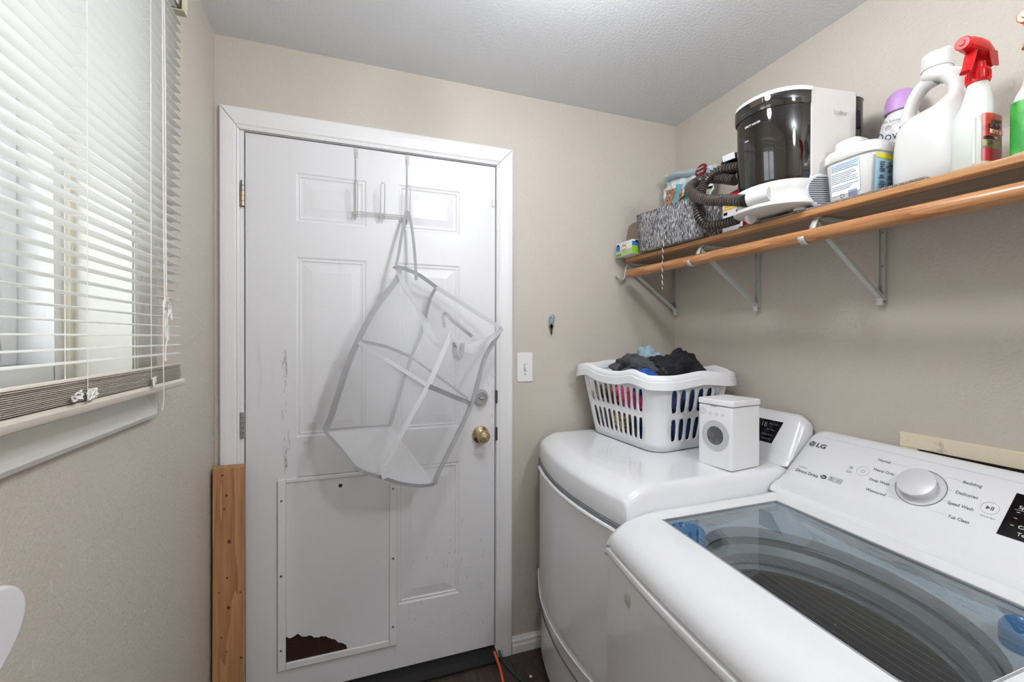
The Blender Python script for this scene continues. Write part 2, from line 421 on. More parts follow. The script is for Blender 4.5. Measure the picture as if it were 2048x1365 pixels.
# hinges
for z in (1.848, 1.042, 0.288):
    h = MB()
    for q in range(5):
        h.lathe([(0.0062, -0.0085), (0.0068, -0.008), (0.0068, 0.008), (0.0062, 0.0085)], (DX0 - 0.007, YB - 0.006, z + (q - 2) * 0.0178), 12)
    ho = obj('hinge', h, CHROME if z != 1.848 else STEEL, dr)
    if z == 1.848:
        h2 = MB()
        for q in range(3):
            h2.lathe([(0.0066, -0.0085), (0.0071, -0.008), (0.0071, 0.008), (0.0066, 0.0085)], (DX0 - 0.007, YB - 0.006, z + (q - 2) * 0.0178), 12)
        obj('knuckle', h2, BRASS, ho)
    obj('hinge_leaf', MB().box((DX0 - 0.016, YB - 0.0002, z - 0.044), (DX0 - 0.0005, YB - 0.0022, z + 0.044)), STEEL, ho, smooth=False)
# deadbolt and knob
NY = (0, -1, 0); EX = (1, 0, 0); EZ = (0, 0, 1)
db = obj('deadbolt', MB().lathe([(0.0345, 0), (0.0345, 0.006), (0.032, 0.012), (0.026, 0.022), (0.0235, 0.028), (0.0, 0.0285)], (0.487, DY, 1.10), 28, EX, EZ, NY, cap=False), CHROME, dr)
obj('thumb_turn', MB().box((0.478, DY - 0.043, 1.094), (0.496, DY - 0.027, 1.101)), STEEL, db, bevel=0.002)
kn = obj('door_knob', MB().lathe([(0.036, 0), (0.036, 0.003), (0.034, 0.008), (0.022, 0.014), (0.0125, 0.018), (0.0125, 0.030), (0.021, 0.036), (0.0265, 0.046), (0.027, 0.054), (0.024, 0.062), (0.019, 0.066), (0.0, 0.067)], (0.488, DY, 0.945), 28, EX, EZ, NY, cap=False), mat('polished_brass', (210, 190, 150), 0.12, 1.0), dr)
obj('lock_button', MB().lathe([(0.0095, 0.064), (0.0095, 0.0675), (0.006, 0.0685), (0.006, 0.078), (0.0, 0.0785)], (0.488, DY, 0.945), 14, EX, EZ, NY, cap=False), BRASS, kn)
# bumper on the latch side near the top
obj('latch_bumper', MB().box((0.536, DY - 0.008, 1.895), (0.547, DY, 1.928)), WHITEP, dr, bevel=0.003)

# pet door
pd = obj('pet_door', MB().box((-0.25, DY - 0.004, 0.164), (0.138, DY + 0.001, 0.828)), mat('rusty_brown_backing', (52, 26, 18), 0.95, bump=(300, 0.6, 0.002), var=(60, (34, 17, 12), 0.4, 0.7)), dr, smooth=False, label='rust brown backing of the pet door')
P0, P1, Q0, Q1 = -0.263, 0.150, 0.150, 0.838     # outer frame
for (a, bq) in (((P0, Q0), (P0 + 0.026, Q1)), ((P1 - 0.028, Q0), (P1, Q1)), ((P0 + 0.026, Q0), (P1 - 0.028, Q0 + 0.025)), ((P0 + 0.026, Q1 - 0.014), (P1 - 0.028, Q1))):
    fb = MB().box((a[0], DY - 0.011, a[1]), (bq[0], DY, bq[1]))
    obj('frame_board', fb, TRIMW, pd, bevel=0.003)
jag = [(-0.2365, 0.268), (-0.226, 0.262), (-0.214, 0.263), (-0.204, 0.270), (-0.197, 0.271), (-0.189, 0.262), (-0.172, 0.255), (-0.158, 0.258), (-0.145, 0.247), (-0.132, 0.242), (-0.118, 0.244), (-0.103, 0.240), (-0.088, 0.229), (-0.073, 0.222), (-0.060, 0.207), (-0.048, 0.203), (-0.034, 0.191), (-0.031, 0.180), (-0.030, 0.1755)]
fine = []
random.seed(5)
for p, q in zip(jag, jag[1:]):
    for s in range(4):
        t = s / 4; fine.append((p[0] + (q[0] - p[0]) * t + random.uniform(-0.0008, 0.0008), p[1] + (q[1] - p[1]) * t + random.uniform(-0.0014, 0.0014)))
fine.append(jag[-1])
poly = [(x, DY - 0.007, z) for x, z in fine] + [(0.1215, DY - 0.007, 0.1755), (0.1215, DY - 0.007, 0.8235), (-0.2365, DY - 0.007, 0.8235)]
fp = MB().prism(poly, (0, 0.0025, 0))
obj('flap_panel', fp, mat('white_flap_sheet', (228, 229, 231), 0.42, bump=(20, 0.05, 0.001), var=(9, (206, 206, 206), 0.66, 0.8)), pd, smooth=False)
for (x, z) in ((-0.251, 0.762), (-0.252, 0.493), (-0.252, 0.225), (0.136, 0.762), (0.136, 0.491), (0.136, 0.225)):
    obj('screw', MB().lathe([(0.0042, 0), (0.0036, 0.0018), (0.0, 0.002)], (x, DY - 0.011, z), 10, EX, EZ, NY, cap=False), STEEL, pd)
obj('bolt_head', MB().lathe([(0.0065, 0), (0.006, 0.004), (0.0, 0.005)], (-0.054, DY - 0.007, 0.795), 12, EX, EZ, NY, cap=False), mat('dark_rubber', (38, 38, 40), 0.6), pd)

# ------------------------------------------------------------------ window in the left wall
wn = empty('window_1', (XL - 0.1, 0.63, WZ0), 'white vinyl slider window with painted casing behind the blinds', 'window', kind='structure')
CF = XL + 0.018
oy0, oy1, oz0, oz1 = WY0 - 0.083, WY1 + 0.083, WZ0 - 0.083, WZ1 + 0.083
AGED = mat('aged_white_paint', (226, 226, 218), 0.45, bump=(30, 0.1, 0.001), var=(14, (206, 202, 188), 0.68, 0.8))
def casing_ring(w, d):
    return [(XL + d, WY0 - w, WZ0 - w), (XL + d, WY1 + w, WZ0 - w), (XL + d, WY1 + w, WZ1 + w), (XL + d, WY0 - w, WZ1 + w)]
wprof = [(0.0, 0.0), (0.0, 0.010), (0.012, 0.012), (0.020, 0.009), (0.026, 0.012), (0.064, 0.018), (0.074, 0.018), (0.083, 0.013), (0.083, 0.0)]
rings = [casing_ring(w, d) for w, d in wprof]
for k in range(4):
    k2 = (k + 1) % 4
    obj('casing_board', between([r[k] for r in rings], [r[k2] for r in rings]), AGED, wn, smooth=False)
j = MB()
j.box((XL - 0.105, WY1 - 0.012, WZ0), (XL + 0.004, WY1, WZ1)); j.box((XL - 0.105, WY0, WZ0), (XL + 0.004, WY0 + 0.012, WZ1))
j.box((XL - 0.105, WY0, WZ1 - 0.012), (XL + 0.004, WY1, WZ1)); j.box((XL - 0.105, WY0, WZ0), (XL + 0.004, WY1, WZ0 + 0.012))
obj('jamb', j, AGED, wn, smooth=False)
YEL = mat('yellowed_caulk', (222, 215, 198), 0.7, bump=(120, 0.3, 0.002), var=(40, (230, 226, 214), 0.45, 0.6))
j = MB()
j.box((XL - 0.105, WY1 - 0.026, WZ0 + 0.012), (XL - 0.092, WY1 - 0.012, WZ1 - 0.012)); j.box((XL - 0.105, WY0 + 0.012, WZ0 + 0.012), (XL - 0.092, WY0 + 0.026, WZ1 - 0.012))
obj('stop_strip', j, YEL, wn, smooth=False)
fx0, fx1 = XL - 0.19, XL - 0.105
j = MB(); fw = 0.050
for (a, bq) in (((WY0, WZ0), (WY0 + fw, WZ1)), ((WY1 - fw, WZ0), (WY1, WZ1)), ((WY0 + fw, WZ0), (WY1 - fw, WZ0 + fw)), ((WY0 + fw, WZ1 - fw), (WY1 - fw, WZ1))):
    j.box((fx0, a[0], a[1]), (fx1, bq[0], bq[1]))
obj('frame', j, VINYL, wn, bevel=0.004)
for n_, (ya, yb, xs) in enumerate(((WY0 + fw, 0.655, -0.025), (0.61, WY1 - fw, -0.055))):
    za, zb = WZ0 + fw, WZ1 - fw; sw = 0.042; xa, xb = fx1 + xs - 0.022, fx1 + xs
    s_ = MB()
    for (a, bq) in (((ya, za), (ya + sw, zb)), ((yb - sw, za), (yb, zb)), ((ya + sw, za), (yb - sw, za + sw)), ((ya + sw, zb - sw), (yb - sw, zb))):
        s_.box((xa, a[0], a[1]), (xb, bq[0], bq[1]))
    so = obj('sash', s_, VINYL, wn, bevel=0.003)
    s_ = MB(); st = sw
    for (a, bq) in (((ya + st, za + st), (ya + st + 0.012, zb - st)), ((yb - st - 0.012, za + st), (yb - st, zb - st))):
        s_.box((xa + 0.004, a[0], a[1]), (xb - 0.006, bq[0], bq[1]))
    obj('glazing_bead', s_, VINYL, so, smooth=False)
    obj('pane', MB().box(((xa + xb) / 2 - 0.002, ya + sw, za + sw), ((xa + xb) / 2 + 0.002, yb - sw, zb - sw)), GLASSM, so, smooth=False)

# ------------------------------------------------------------------ outside the window
SNOW = mat('snowy_ground', (235, 238, 242), 0.8)
struct('ground', MB().box((-60, -40, -0.75), (XL - 0.2, 60, -0.45)), SNOW, smooth=False, label='snow covered ground outside the window', cat='ground')
BARK = mat('frosted_bark', (150, 148, 146), 0.9)
def bare_tree(loc, h, seed, label):
    rnd = random.Random(seed); mb = MB()
    def branch(p, d, l, r, lev):
        q = p + d * l * 0.5 + Vector((rnd.uniform(-1, 1), rnd.uniform(-1, 1), rnd.uniform(-0.3, 0.5))) * l * 0.06; e = p + d * l
        mb.tube([p, q, e], [r, r * 0.8, r * 0.6], 5 if lev < 2 else 3, caps=False)
        if lev < 5:
            for k in range(3 if lev < 3 else 4):
                a = rnd.uniform(0.3, 0.95); nd = (d + Vector((rnd.uniform(-1, 1), rnd.uniform(-1, 1), rnd.uniform(-0.4, 0.7))) * 0.9).normalized()
                branch(p.lerp(e, a), nd, l * rnd.uniform(0.5, 0.72), r * 0.55, lev + 1)
    branch(Vector(loc), Vector((0, 0, 1)), h * 0.42, h * 0.02, 0)
    obj('bare_tree', mb, BARK, label=label, cat='tree', group='bare trees outside the window', origin=loc)
bare_tree((-3.6, 6.0, -0.45), 4.2, 4, 'bare frosted tree close to the window, seen through the lower slats')
bare_tree((-6.4, 9.2, -0.45), 6.0, 9, 'taller bare frosted tree further off beyond the window')

# ------------------------------------------------------------------ ceiling light and an added fill globe
def ceiling_light(loc, label, strength):
    t = empty('ceiling_light', loc, label, 'ceiling light', 'globe ceiling lights')
    c = Vector(loc)
    obj('base_plate', MB().lathe([(0.0, 0.0), (0.07, 0.0), (0.07, -0.012), (0.055, -0.024), (0.0, -0.024)], c, 28, cap=False), CHROME, t)
    obj('stem', MB().lathe([(0.014, -0.02), (0.014, -0.05), (0.03, -0.056), (0.03, -0.066)], c, 20), CHROME, t)
    obj('glass_globe', MB().lathe([(0.0885 * math.sin(math.pi * i / 16), -0.146 + 0.0885 * math.cos(math.pi * i / 16)) for i in range(17)], c, 32, cap=False),
        mat('lit_opal_glass' + label[:5], (255, 255, 255), 0.4, emit=((247, 250, 255), strength)), t)
ceiling_light((0.48, 0.76, ZC), 'opal glass globe ceiling light above the washing machine', LAMP_STRENGTH)
ceiling_light((0.85, -0.70, ZC), 'second opal globe ceiling light behind the viewer', FILL_LAMP_STRENGTH)

# ------------------------------------------------------------------ venetian blind
BX = -0.405
bl = empty('venetian_blind', (BX, 0.64, 1.232), 'off white horizontal slat venetian blind half gathered at the bottom', 'blind')
BY0, BY1 = 0.02, 1.253
def slat_mesh():
    n = 6; top, bot = [], []
    for i in range(n + 1):
        w = -0.0125 + 0.025 * i / n; h = 0.0022 * (1 - (w / 0.0125) ** 2)
        top.append((w, h)); bot.append((w, h - 0.0006))
    prof = top + bot[::-1]
    mb = MB(); ys = [BY0, BY0 + 0.004, BY1 - 0.004, BY1]; rows = []
    for y in ys:
        k = 0.72 if y in (BY0, BY1) else 1.0
        rows.append([(BX + w * k, y, z) for w, z in prof])
    mb.grid(rows, False, True); n2 = len(prof)
    mb.f.append(tuple(range(n2))[::-1]); mb.f.append(tuple(range(3 * n2, 4 * n2)))
    return mb
s0 = obj('slat', slat_mesh().map(lambda x, y, z: (x, y, z + 2.116)), SLATM, bl)
base_me = s0.data
random.seed(21)
zs = []
z = 2.116 - 0.0206
while z > 1.305:
    zs.append(z + random.uniform(-0.0006, 0.0006)); z -= 0.0206 if z > 1.40 else 0.0212
for z in zs:
    o = s0.copy(); COL.objects.link(o); o.location = (0, 0, z - 2.116); o.rotation_euler = (random.uniform(-0.0012, 0.0012), 0, 0)
dusty_me = base_me.copy(); dusty_me.materials.clear(); dusty_me.materials.append(mat('dusty_slat', (196, 186, 174), 0.55))
for k in range(13):
    o = s0.copy(); COL.objects.link(o); o.location = (random.uniform(-0.0006, 0.0006), random.uniform(-0.001, 0.001), 1.2535 + 0.0026 * k - 2.116)
    o.rotation_euler = (random.uniform(-0.0006, 0.0006), 0, 0)
    o.data = dusty_me
rail = MB(); rail.prism([(BX + w, BY0 - 0.008, 1.2325 + h) for w, h in ((-0.013, 0), (0.013, 0), (0.0155, 0.006), (0.0155, 0.012), (0.011, 0.018), (-0.011, 0.018), (-0.0155, 0.012), (-0.0155, 0.006))], (0, BY1 - BY0 + 0.016, 0))
br = obj('bottom_rail', rail, DUSTY, bl, bevel=0.002)
obj('rail_cap', MB().box((BX - 0.0145, BY1 + 0.006, 1.234), (BX + 0.0165, BY1 + 0.012, 1.2505)), DUSTY, br, bevel=0.003)
obj('head_rail', MB().box((BX - 0.02, BY0 - 0.004, 2.128), (BX + 0.014, BY1 - 0.012, 2.158)), SLATM, bl, bevel=0.002)
hb = MB()
hb.box((BX - 0.045, BY1 - 0.010, 2.112), (BX + 0.026, BY1 - 0.007, 2.166)); hb.box((BX - 0.045, BY1 - 0.030, 2.112), (BX + 0.026, BY1 - 0.010, 2.1145)); hb.box((BX + 0.022, BY1 - 0.03, 2.1145), (BX + 0.026, BY1 - 0.010, 2.166))
hb.box((BX - 0.05, BY1 - 0.03, 2.112), (BX - 0.045, BY1 - 0.007, 2.166))
obj('mounting_bracket', hb, CREAM, bl, smooth=False)
# fix the head rail to the wall with its bracket arm
obj('bracket_arm', MB().box((XL + 0.0, BY1 - 0.03, 2.118), (BX - 0.045, BY1 - 0.007, 2.162)), CREAM, bl, smooth=False)
for y in (0.30, 0.858, 1.081):
    m_ = MB()
    for dx in (-0.0135, 0.0135):
        m_.tube([(BX + dx, y, 2.13), (BX + dx, y + 0.001, 1.7), (BX + dx, y, 1.285), (BX + dx, y - 0.002, 1.24)], 0.0007, 5)
    for z in [2.116] + zs:
        m_.tube([(BX - 0.0135, y + 0.004, z - 0.001), (BX + 0.0135, y, z - 0.0012)], 0.0005, 4)
    obj('ladder_cord', m_, CORDW, bl)
pc = MB()
pc.tube(smooth_path([(BX + 0.017, 1.126, 2.135), (BX + 0.018, 1.127, 1.9), (BX + 0.018, 1.130, 1.6), (BX + 0.019, 1.131, 1.433)]), 0.0011, 6)
pc.tube(smooth_path([(BX + 0.017, 1.134, 2.135), (BX + 0.018, 1.139, 1.9), (BX + 0.018, 1.141, 1.6), (BX + 0.019, 1.141, 1.437)]), 0.0011, 6)
obj('pull_cord', pc, CORDW, bl)
random.seed(8)
kx = BX + 0.021
kt = MB()
kt.tube(smooth_path([(kx, 1.135 + 0.017 * math.cos(a * 1.9) * (1 - a * 0.02), 1.417 + 0.018 * math.sin(a * 1.9) - a * 0.0008) for a in [i * 0.55 for i in range(24)]], 3), 0.0013, 6)
kt.tube(smooth_path([(kx + 0.003, 1.128, 1.428), (kx + 0.004, 1.143, 1.420), (kx + 0.003, 1.150, 1.408), (kx + 0.002, 1.137, 1.396), (kx, 1.139, 1.380), (kx, 1.132, 1.378), (kx + 0.002, 1.141, 1.366), (kx, 1.145, 1.345), (kx, 1.136, 1.344), (kx, 1.139, 1.375), (kx, 1.133, 1.398)]), 0.0013, 6)
kt.tube(smooth_path([(kx, 1.130, 1.405), (kx, 1.127, 1.365), (kx, 1.133, 1.345), (kx, 1.145, 1.346), (kx + 0.002, 1.140, 1.372)]), 0.0012, 6)
kt.tube(smooth_path([(kx, 1.139, 1.352), (kx, 1.131, 1.325), (kx, 1.128, 1.304)]), 0.0012, 6)
kt.tube([(kx + 0.001, 1.153, 1.408), (kx + 0.001, 1.158, 1.398), (kx + 0.001, 1.159, 1.388)], 0.0022, 6)
kt.lathe([(0.0, -0.004), (0.003, -0.003), (0.0036, 0.0), (0.002, 0.004), (0.0, 0.0045)], (kx, 1.128, 1.301), 8, cap=False)
kt.tube(smooth_path([(kx + 0.001, 1.124, 1.424), (kx + 0.001, 1.117, 1.40), (kx + 0.001, 1.115, 1.34), (kx + 0.001, 1.116, 1.27), (kx + 0.001, 1.117, 1.215), (kx, 1.112, 1.195)]), 0.0011, 6)
obj('cord_tangle', kt, CORDW, bl)
def scribble(c, ry, rz, n, seed):
    r = random.Random(seed)
    return smooth_path([(c[0] + r.uniform(-0.002, 0.002), c[1] + r.uniform(-ry, ry), c[2] + r.uniform(-rz, rz)) for _ in range(n)], 5)
kt = MB(); kt.tube(scribble((BX + 0.019, 0.858, 1.262), 0.016, 0.009, 22, 1), 0.0012, 5); kt.tube(scribble((BX + 0.019, 0.818, 1.263), 0.013, 0.008, 16, 2), 0.0012, 5)
obj('cord_tangle', kt, CORDW, bl)
kt = MB(); kt.tube(scribble((BX + 0.019, 1.078, 1.258), 0.009, 0.010, 26, 3), 0.0011, 5)
obj('cord_tangle', kt, CORDW, bl)

# ------------------------------------------------------------------ over-door hooks
rk = empty('over_door_rack', (0.0935, YB, 1.80), 'white wire over the door rack with three loop hooks', 'hook rack')
RYF = DY - 0.006
for x in (0.0, 0.1885):
    obj('strap_plate', MB().box((x - 0.007, DY - 0.0022, 2.026), (x + 0.007, DY - 0.0002, DZ1 + 0.0018)).box((x - 0.007, DY - 0.0022, DZ1 + 0.0003), (x + 0.007, DY + 0.05, DZ1 + 0.0018)), WIREW, rk, smooth=False)
    obj('drop_wire', MB().tube([(x, DY - 0.0035, 2.045), (x, RYF, 2.0), (x, RYF, 1.80)], 0.0024, 8), WIREW, rk)
for z in (1.822, 1.812):
    obj('cross_wire', MB().tube([(-0.006, RYF - 0.004, z), (0.195, RYF - 0.004, z)], 0.0017, 8), WIREW, rk)
for x in (-0.001, 0.094, 0.1875):
    hy = RYF - 0.008
    path = [(x - 0.0068, hy, 1.802), (x - 0.0068, hy - 0.012, 1.80), (x - 0.0068, hy - 0.024, 1.815), (x - 0.0072, hy - 0.036, 1.87), (x - 0.0068, hy - 0.046, 1.912), (x - 0.004, hy - 0.048, 1.921), (x, hy - 0.049, 1.924),
            (x + 0.004, hy - 0.048, 1.921), (x + 0.0068, hy - 0.046, 1.912), (x + 0.0072, hy - 0.036, 1.87), (x + 0.0068, hy - 0.024, 1.815), (x + 0.0068, hy - 0.012, 1.80), (x + 0.0068, hy, 1.802)]
    lo = MB().tube(smooth_path(path, 3), 0.0020, 8)
    lo.tube([(x - 0.0068, hy, 1.802), (x - 0.0068, hy + 0.004, 1.826)], 0.0016, 6); lo.tube([(x + 0.0068, hy, 1.802), (x + 0.0068, hy + 0.004, 1.826)], 0.0016, 6)
    obj('loop_hook', lo, WIREW, rk)

# ------------------------------------------------------------------ mesh hamper hanging from the rack
hp = empty('mesh_hamper', (0.2, 1.55, 0.837), 'white see through mesh laundry hamper with grey binding hanging askew from the door hook', 'hamper')
V = Vector
def cp(pts, n=6): return smooth_path(pts, n)
A_, K_, B_, F_ = (0.131, 1.62, 1.606), (0.293, 1.69, 1.543), (0.536, 1.62, 1.385), (0.297, 1.43, 1.363)
C_, KB_, E_, G_ = (-0.099, 1.58, 1.037), (0.120, 1.69, 1.016), (0.258, 1.52, 0.837), (0.085, 1.40, 0.912)
e_left = cp([A_, (0.142, 1.605, 1.565), (0.053, 1.57, 1.432), (-0.012, 1.56, 1.292), (-0.058, 1.57, 1.151), (-0.081, 1.58, 1.075), C_])
e_front = cp([F_, (0.253, 1.42, 1.265), (0.216, 1.41, 1.189), (0.157, 1.40, 1.089), (0.096, 1.40, 0.973), (0.078, 1.40, 0.948), G_])
e_right = cp([B_, (0.500, 1.61, 1.33), (0.454, 1.58, 1.265), (0.426, 1.57, 1.178), (0.399, 1.56, 1.102), (0.340, 1.54, 0.993), (0.271, 1.52, 0.874), E_])
e_back = cp([K_, (0.267, 1.70, 1.489), (0.240, 1.71, 1.369), (0.192, 1.71, 1.249), KB_])
t_af = cp([A_, (0.163, 1.57, 1.541), (0.205, 1.535, 1.456), (0.250, 1.475, 1.355), (0.270, 1.445, 1.338), F_])
t_fb = cp([F_, (0.325, 1.45, 1.337), (0.377, 1.50, 1.328), (0.455, 1.56, 1.350), B_])
t_bk = cp([B_, (0.415, 1.665, 1.466), K_]); t_ka = cp([K_, (0.215, 1.665, 1.588), A_])
b_cg = cp([C_, (-0.045, 1.52, 0.984), (0.005, 1.46, 0.934), G_]); b_ge = cp([G_, (0.139, 1.44, 0.878), (0.205, 1.48, 0.850), E_])
b_ek = cp([E_, (0.19, 1.61, 0.93), KB_]); b_kc = cp([KB_, (0.031, 1.66, 1.023), C_])
def coons(top, bot, left, right, n=16, bulge=0.0, m_=18):
    rows = []
    for i in range(m_ + 1):
        t = i / m_; row = []
        for j_ in range(n + 1):
            s = j_ / n
            tp, bt, lf, rt = at_path(top, s), at_path(bot, s), at_path(left, t), at_path(right, t)
            c = (tp * (1 - t) + bt * t) + (lf * (1 - s) + rt * s) - (top[0] * (1 - s) * (1 - t) + top[-1] * s * (1 - t) + bot[0] * (1 - s) * t + bot[-1] * s * t)
            w = math.sin(math.pi * s) * math.sin(math.pi * t)
            wr = 0.006 * noise.noise(V((s * 3.1 + t * 2, t * 4.7, bulge * 50))) * w
            c = c + V((0.3 * wr, -bulge * w - wr, 0)); row.append(c)
        rows.append(row)
    return MB().grid(rows)
obj('side_panel', coons(t_af, b_cg, e_left, e_front, bulge=0.012), MESHF, hp)
obj('side_panel', coons(t_fb, b_ge, e_front, e_right, bulge=0.010), MESHF, hp)
obj('side_panel', coons(t_bk, b_ek, e_right, e_back, bulge=-0.004), MESHF, hp)
obj('side_panel', coons(t_ka, b_kc, e_back, e_left, bulge=-0.004), MESHF, hp)
obj('bottom_panel', coons(b_cg, [V(p) for p in b_ek][::-1], [V(p) for p in b_kc][::-1], b_ge, bulge=0.0), see_through('white_nylon_base', (222, 223, 225), 0.5, gloss=False), hp)
def tape(path, w, th_=0.0012, n=None, nrm=(0, -1, 0)):
    P = [V(p) for p in path]; N = V(nrm); rows = []
    for i, p in enumerate(P):
        t = (P[min(i + 1, len(P) - 1)] - P[max(i - 1, 0)]).normalized(); sd = t.cross(N)
        sd = sd.normalized() if sd.length > 1e-4 else V((1, 0, 0)); nn = sd.cross(t).normalized()
        rows.append([p + sd * w / 2 + nn * th_, p - sd * w / 2 + nn * th_, p - sd * w / 2 - nn * th_, p + sd * w / 2 - nn * th_])
    mb = MB().grid(rows, False, True); m4 = len(P) * 4
    mb.f += [(0, 1, 2, 3), (m4 - 4, m4 - 1, m4 - 2, m4 - 3)]
    return mb
for p, w, mm in ((e_left, 0.020, BIND), (e_front, 0.016, mat('pale_binding', (206, 207, 209), 0.7)), (e_right, 0.017, BIND), (e_back, 0.012, BIND)):
    obj('edge_binding', tape(p, w), mm, hp, smooth=False)
obj('rim_binding', tape(t_ka, 0.014), BIND, hp, smooth=False)
obj('rim_binding', tape(t_bk, 0.014), mat('pale_rim_binding', (192, 193, 196), 0.7), hp, smooth=False)
# floppy white band hanging under the two front rims
def band(top, drop, flare, n=24):
    rows = []
    for i in range(n + 1):
        p = at_path(top, i / n); w = math.sin(math.pi * i / n) * 0.7 + 0.3
        rows.append([p + V((0, -0.003 - flare * q, -drop * w * q)) + V((0.006 * math.sin(q * 3 + i * 0.5) * w, 0, 0)) for q in (0, 0.35, 0.7, 1.0)])
    return MB().grid(rows)
bandm = see_through('white_rim_band', (224, 225, 227), 0.5, gloss=False)
obj('rim_band', band(t_af, 0.045, 0.004), bandm, hp); obj('rim_band', band(t_fb, 0.036, 0.004), bandm, hp)
for path, mm, w in (([(0.010, 1.557, 1.331), (0.115, 1.475, 1.262), (0.214, 1.407, 1.197)], mat('pale_strap', (202, 203, 206), 0.7), 0.013), ([(0.222, 1.406, 1.192), (0.31, 1.48, 1.148), (0.398, 1.557, 1.106)], BIND, 0.016),
                    ([(0.018, 1.565, 1.335), (0.11, 1.66, 1.312), (0.20, 1.708, 1.272)], BIND, 0.012), ([(0.20, 1.708, 1.272), (0.30, 1.66, 1.195), (0.39, 1.573, 1.122)], BIND, 0.009)):
    obj('middle_strap', tape(cp(path, 8), w), mm, hp, smooth=False)
obj('base_binding', tape(b_cg, 0.010), BIND, hp, smooth=False); obj('base_binding', tape(b_ge, 0.011), BIND, hp, smooth=False); obj('base_binding', tape(b_kc, 0.010), BIND, hp, smooth=False)
hk = (0.1855, 1.706, 1.826)
st = cp([(0.133, 1.615, 1.600), (0.146, 1.64, 1.65), (0.160, 1.668, 1.731), (0.174, 1.695, 1.800), (0.181, 1.707, 1.824), (0.188, 1.709, 1.826), (0.193, 1.70, 1.806), (0.203, 1.685, 1.736), (0.2095, 1.668, 1.64), (0.2115, 1.657, 1.563)], 6)
obj('carry_handle', tape(st, 0.0105), BIND, hp, smooth=False)
st = cp([(0.289, 1.50, 1.385), (0.2875, 1.52, 1.422), (0.299, 1.522, 1.433), (0.318, 1.50, 1.406), (0.348, 1.49, 1.380), (0.385, 1.495, 1.352)], 6)
obj('carry_handle', tape(st, 0.011), BIND, hp, smooth=False)
st = cp([(0.312, 1.446, 1.332), (0.313, 1.444, 1.30), (0.318, 1.443, 1.283), (0.331, 1.445, 1.284), (0.338, 1.45, 1.300), (0.342, 1.455, 1.328)], 5)
obj('carry_handle', tape(st, 0.016), BIND, hp, smooth=False)

# ------------------------------------------------------------------ washing machine (top loader)
def Wm(lx, ly, z):               # local: lx front to back, ly far side to near side
    return (0.65 + lx - 0.08 * ly, 1.04 - ly, z)
WW = 0.742
wa = empty('washing_machine', Wm(0.36, 0.371, 0), 'white top loading washing machine with glass lid and round dial', 'washing machine')
def bow(ly, b_=0.022): return -b_ * (1 - ((ly - WW / 2) / (WW / 2)) ** 2)
# cabinet: bowed front sheet, sides, back
cb = MB(); N = 24
lo = [(bow(WW * i / N) + 0.004, WW * i / N) for i in range(N + 1)]
outl = lo + [(0.70, WW - 0.004), (0.70, 0.004)]
cb.add([Wm(a, b_, 0.03) for a, b_ in outl] + [Wm(a, b_, 0.765) for a, b_ in outl], [(i, (i + 1) % len(outl), len(outl) + (i + 1) % len(outl), len(outl) + i) for i in range(len(outl))] + [tuple(range(len(outl)))[::-1]])
obj('cabinet', cb, APPL, wa, angle=30)
for a, b_ in ((0.05, 0.06), (0.05, WW - 0.06), (0.64, 0.06), (0.64, WW - 0.06)):
    obj('foot', MB().lathe([(0.02, 0), (0.022, 0.006), (0.012, 0.01), (0.012, 0.032)], Wm(a, b_, 0), 12), BLACK, wa)
# top cover with rounded front, recessed lid opening
GX0, GX1, GY0, GY1, ZT = 0.133, 0.548, 0.075, 0.690, 0.860
lys = [0.0, 0.004, 0.010, 0.018, 0.026, 0.031, 0.036, 0.042, 0.055, GY0] + [GY0 + (GY1 - GY0) * i / 16 for i in range(1, 16)] + [GY1, WW - 0.055, WW - 0.042, WW - 0.036, WW - 0.031, WW - 0.026, WW - 0.018, WW - 0.010, WW - 0.004, WW]
prof = [(0.002, 0.757), (-0.004, 0.762), (-0.008, 0.770), (-0.006, 0.780), (0.004, 0.784), (-0.002, 0.791), (0.000, 0.803), (0.010, 0.818), (0.026, 0.832), (0.048, 0.8455), (0.074, 0.8545), (0.098, 0.8585), (0.104, 0.8600), (0.112, 0.8600), (GX0, 0.8600), (0.2, 0.86), (0.35, 0.86), (0.5, 0.86), (GX1, 0.860), (0.572, 0.862), (0.60, 0.8635), (0.70, 0.8635)]
def cover_pt(k, ly):
    a, z = prof[k]; d = min(ly, WW - ly)
    r = 0.036
    drop = (r - math.sqrt(max(0.0, r * r - (r - d) ** 2))) if d < r else 0.0
    if k < 14:
        fr = 1 - k / 14
        a2 = a + bow(ly) * fr
        # raised front apron
        s = min(1, max(0, (d - 0.026) / 0.009)); s = s * s * (3 - 2 * s)
        if 5 <= k <= 11: a2 -= 0.009 * s * (1 - abs(k - 7.5) / 4.0); z += 0.0055 * s * (1 - abs(k - 8.5) / 4.0)
        return Wm(a2, ly, z - drop * (0.25 + 0.75 * min(1, k / 10)) * 0.9)
    return Wm(a, ly, z - drop * 0.45)
tc_ = MB(); nk = len(prof); ny = len(lys)
tc_.v = [cover_pt(k, y) for k in range(nk) for y in lys]
for k in range(nk - 1):
    for j_ in range(ny - 1):
        if prof[k][0] >= GX0 - 1e-6 and prof[k + 1][0] <= GX1 + 1e-6 and lys[j_] >= GY0 - 1e-6 and lys[j_ + 1] <= GY1 + 1e-6 and k >= 14: continue
        tc_.f.append((k * ny + j_, (k + 1) * ny + j_, (k + 1) * ny + j_ + 1, k * ny + j_ + 1))
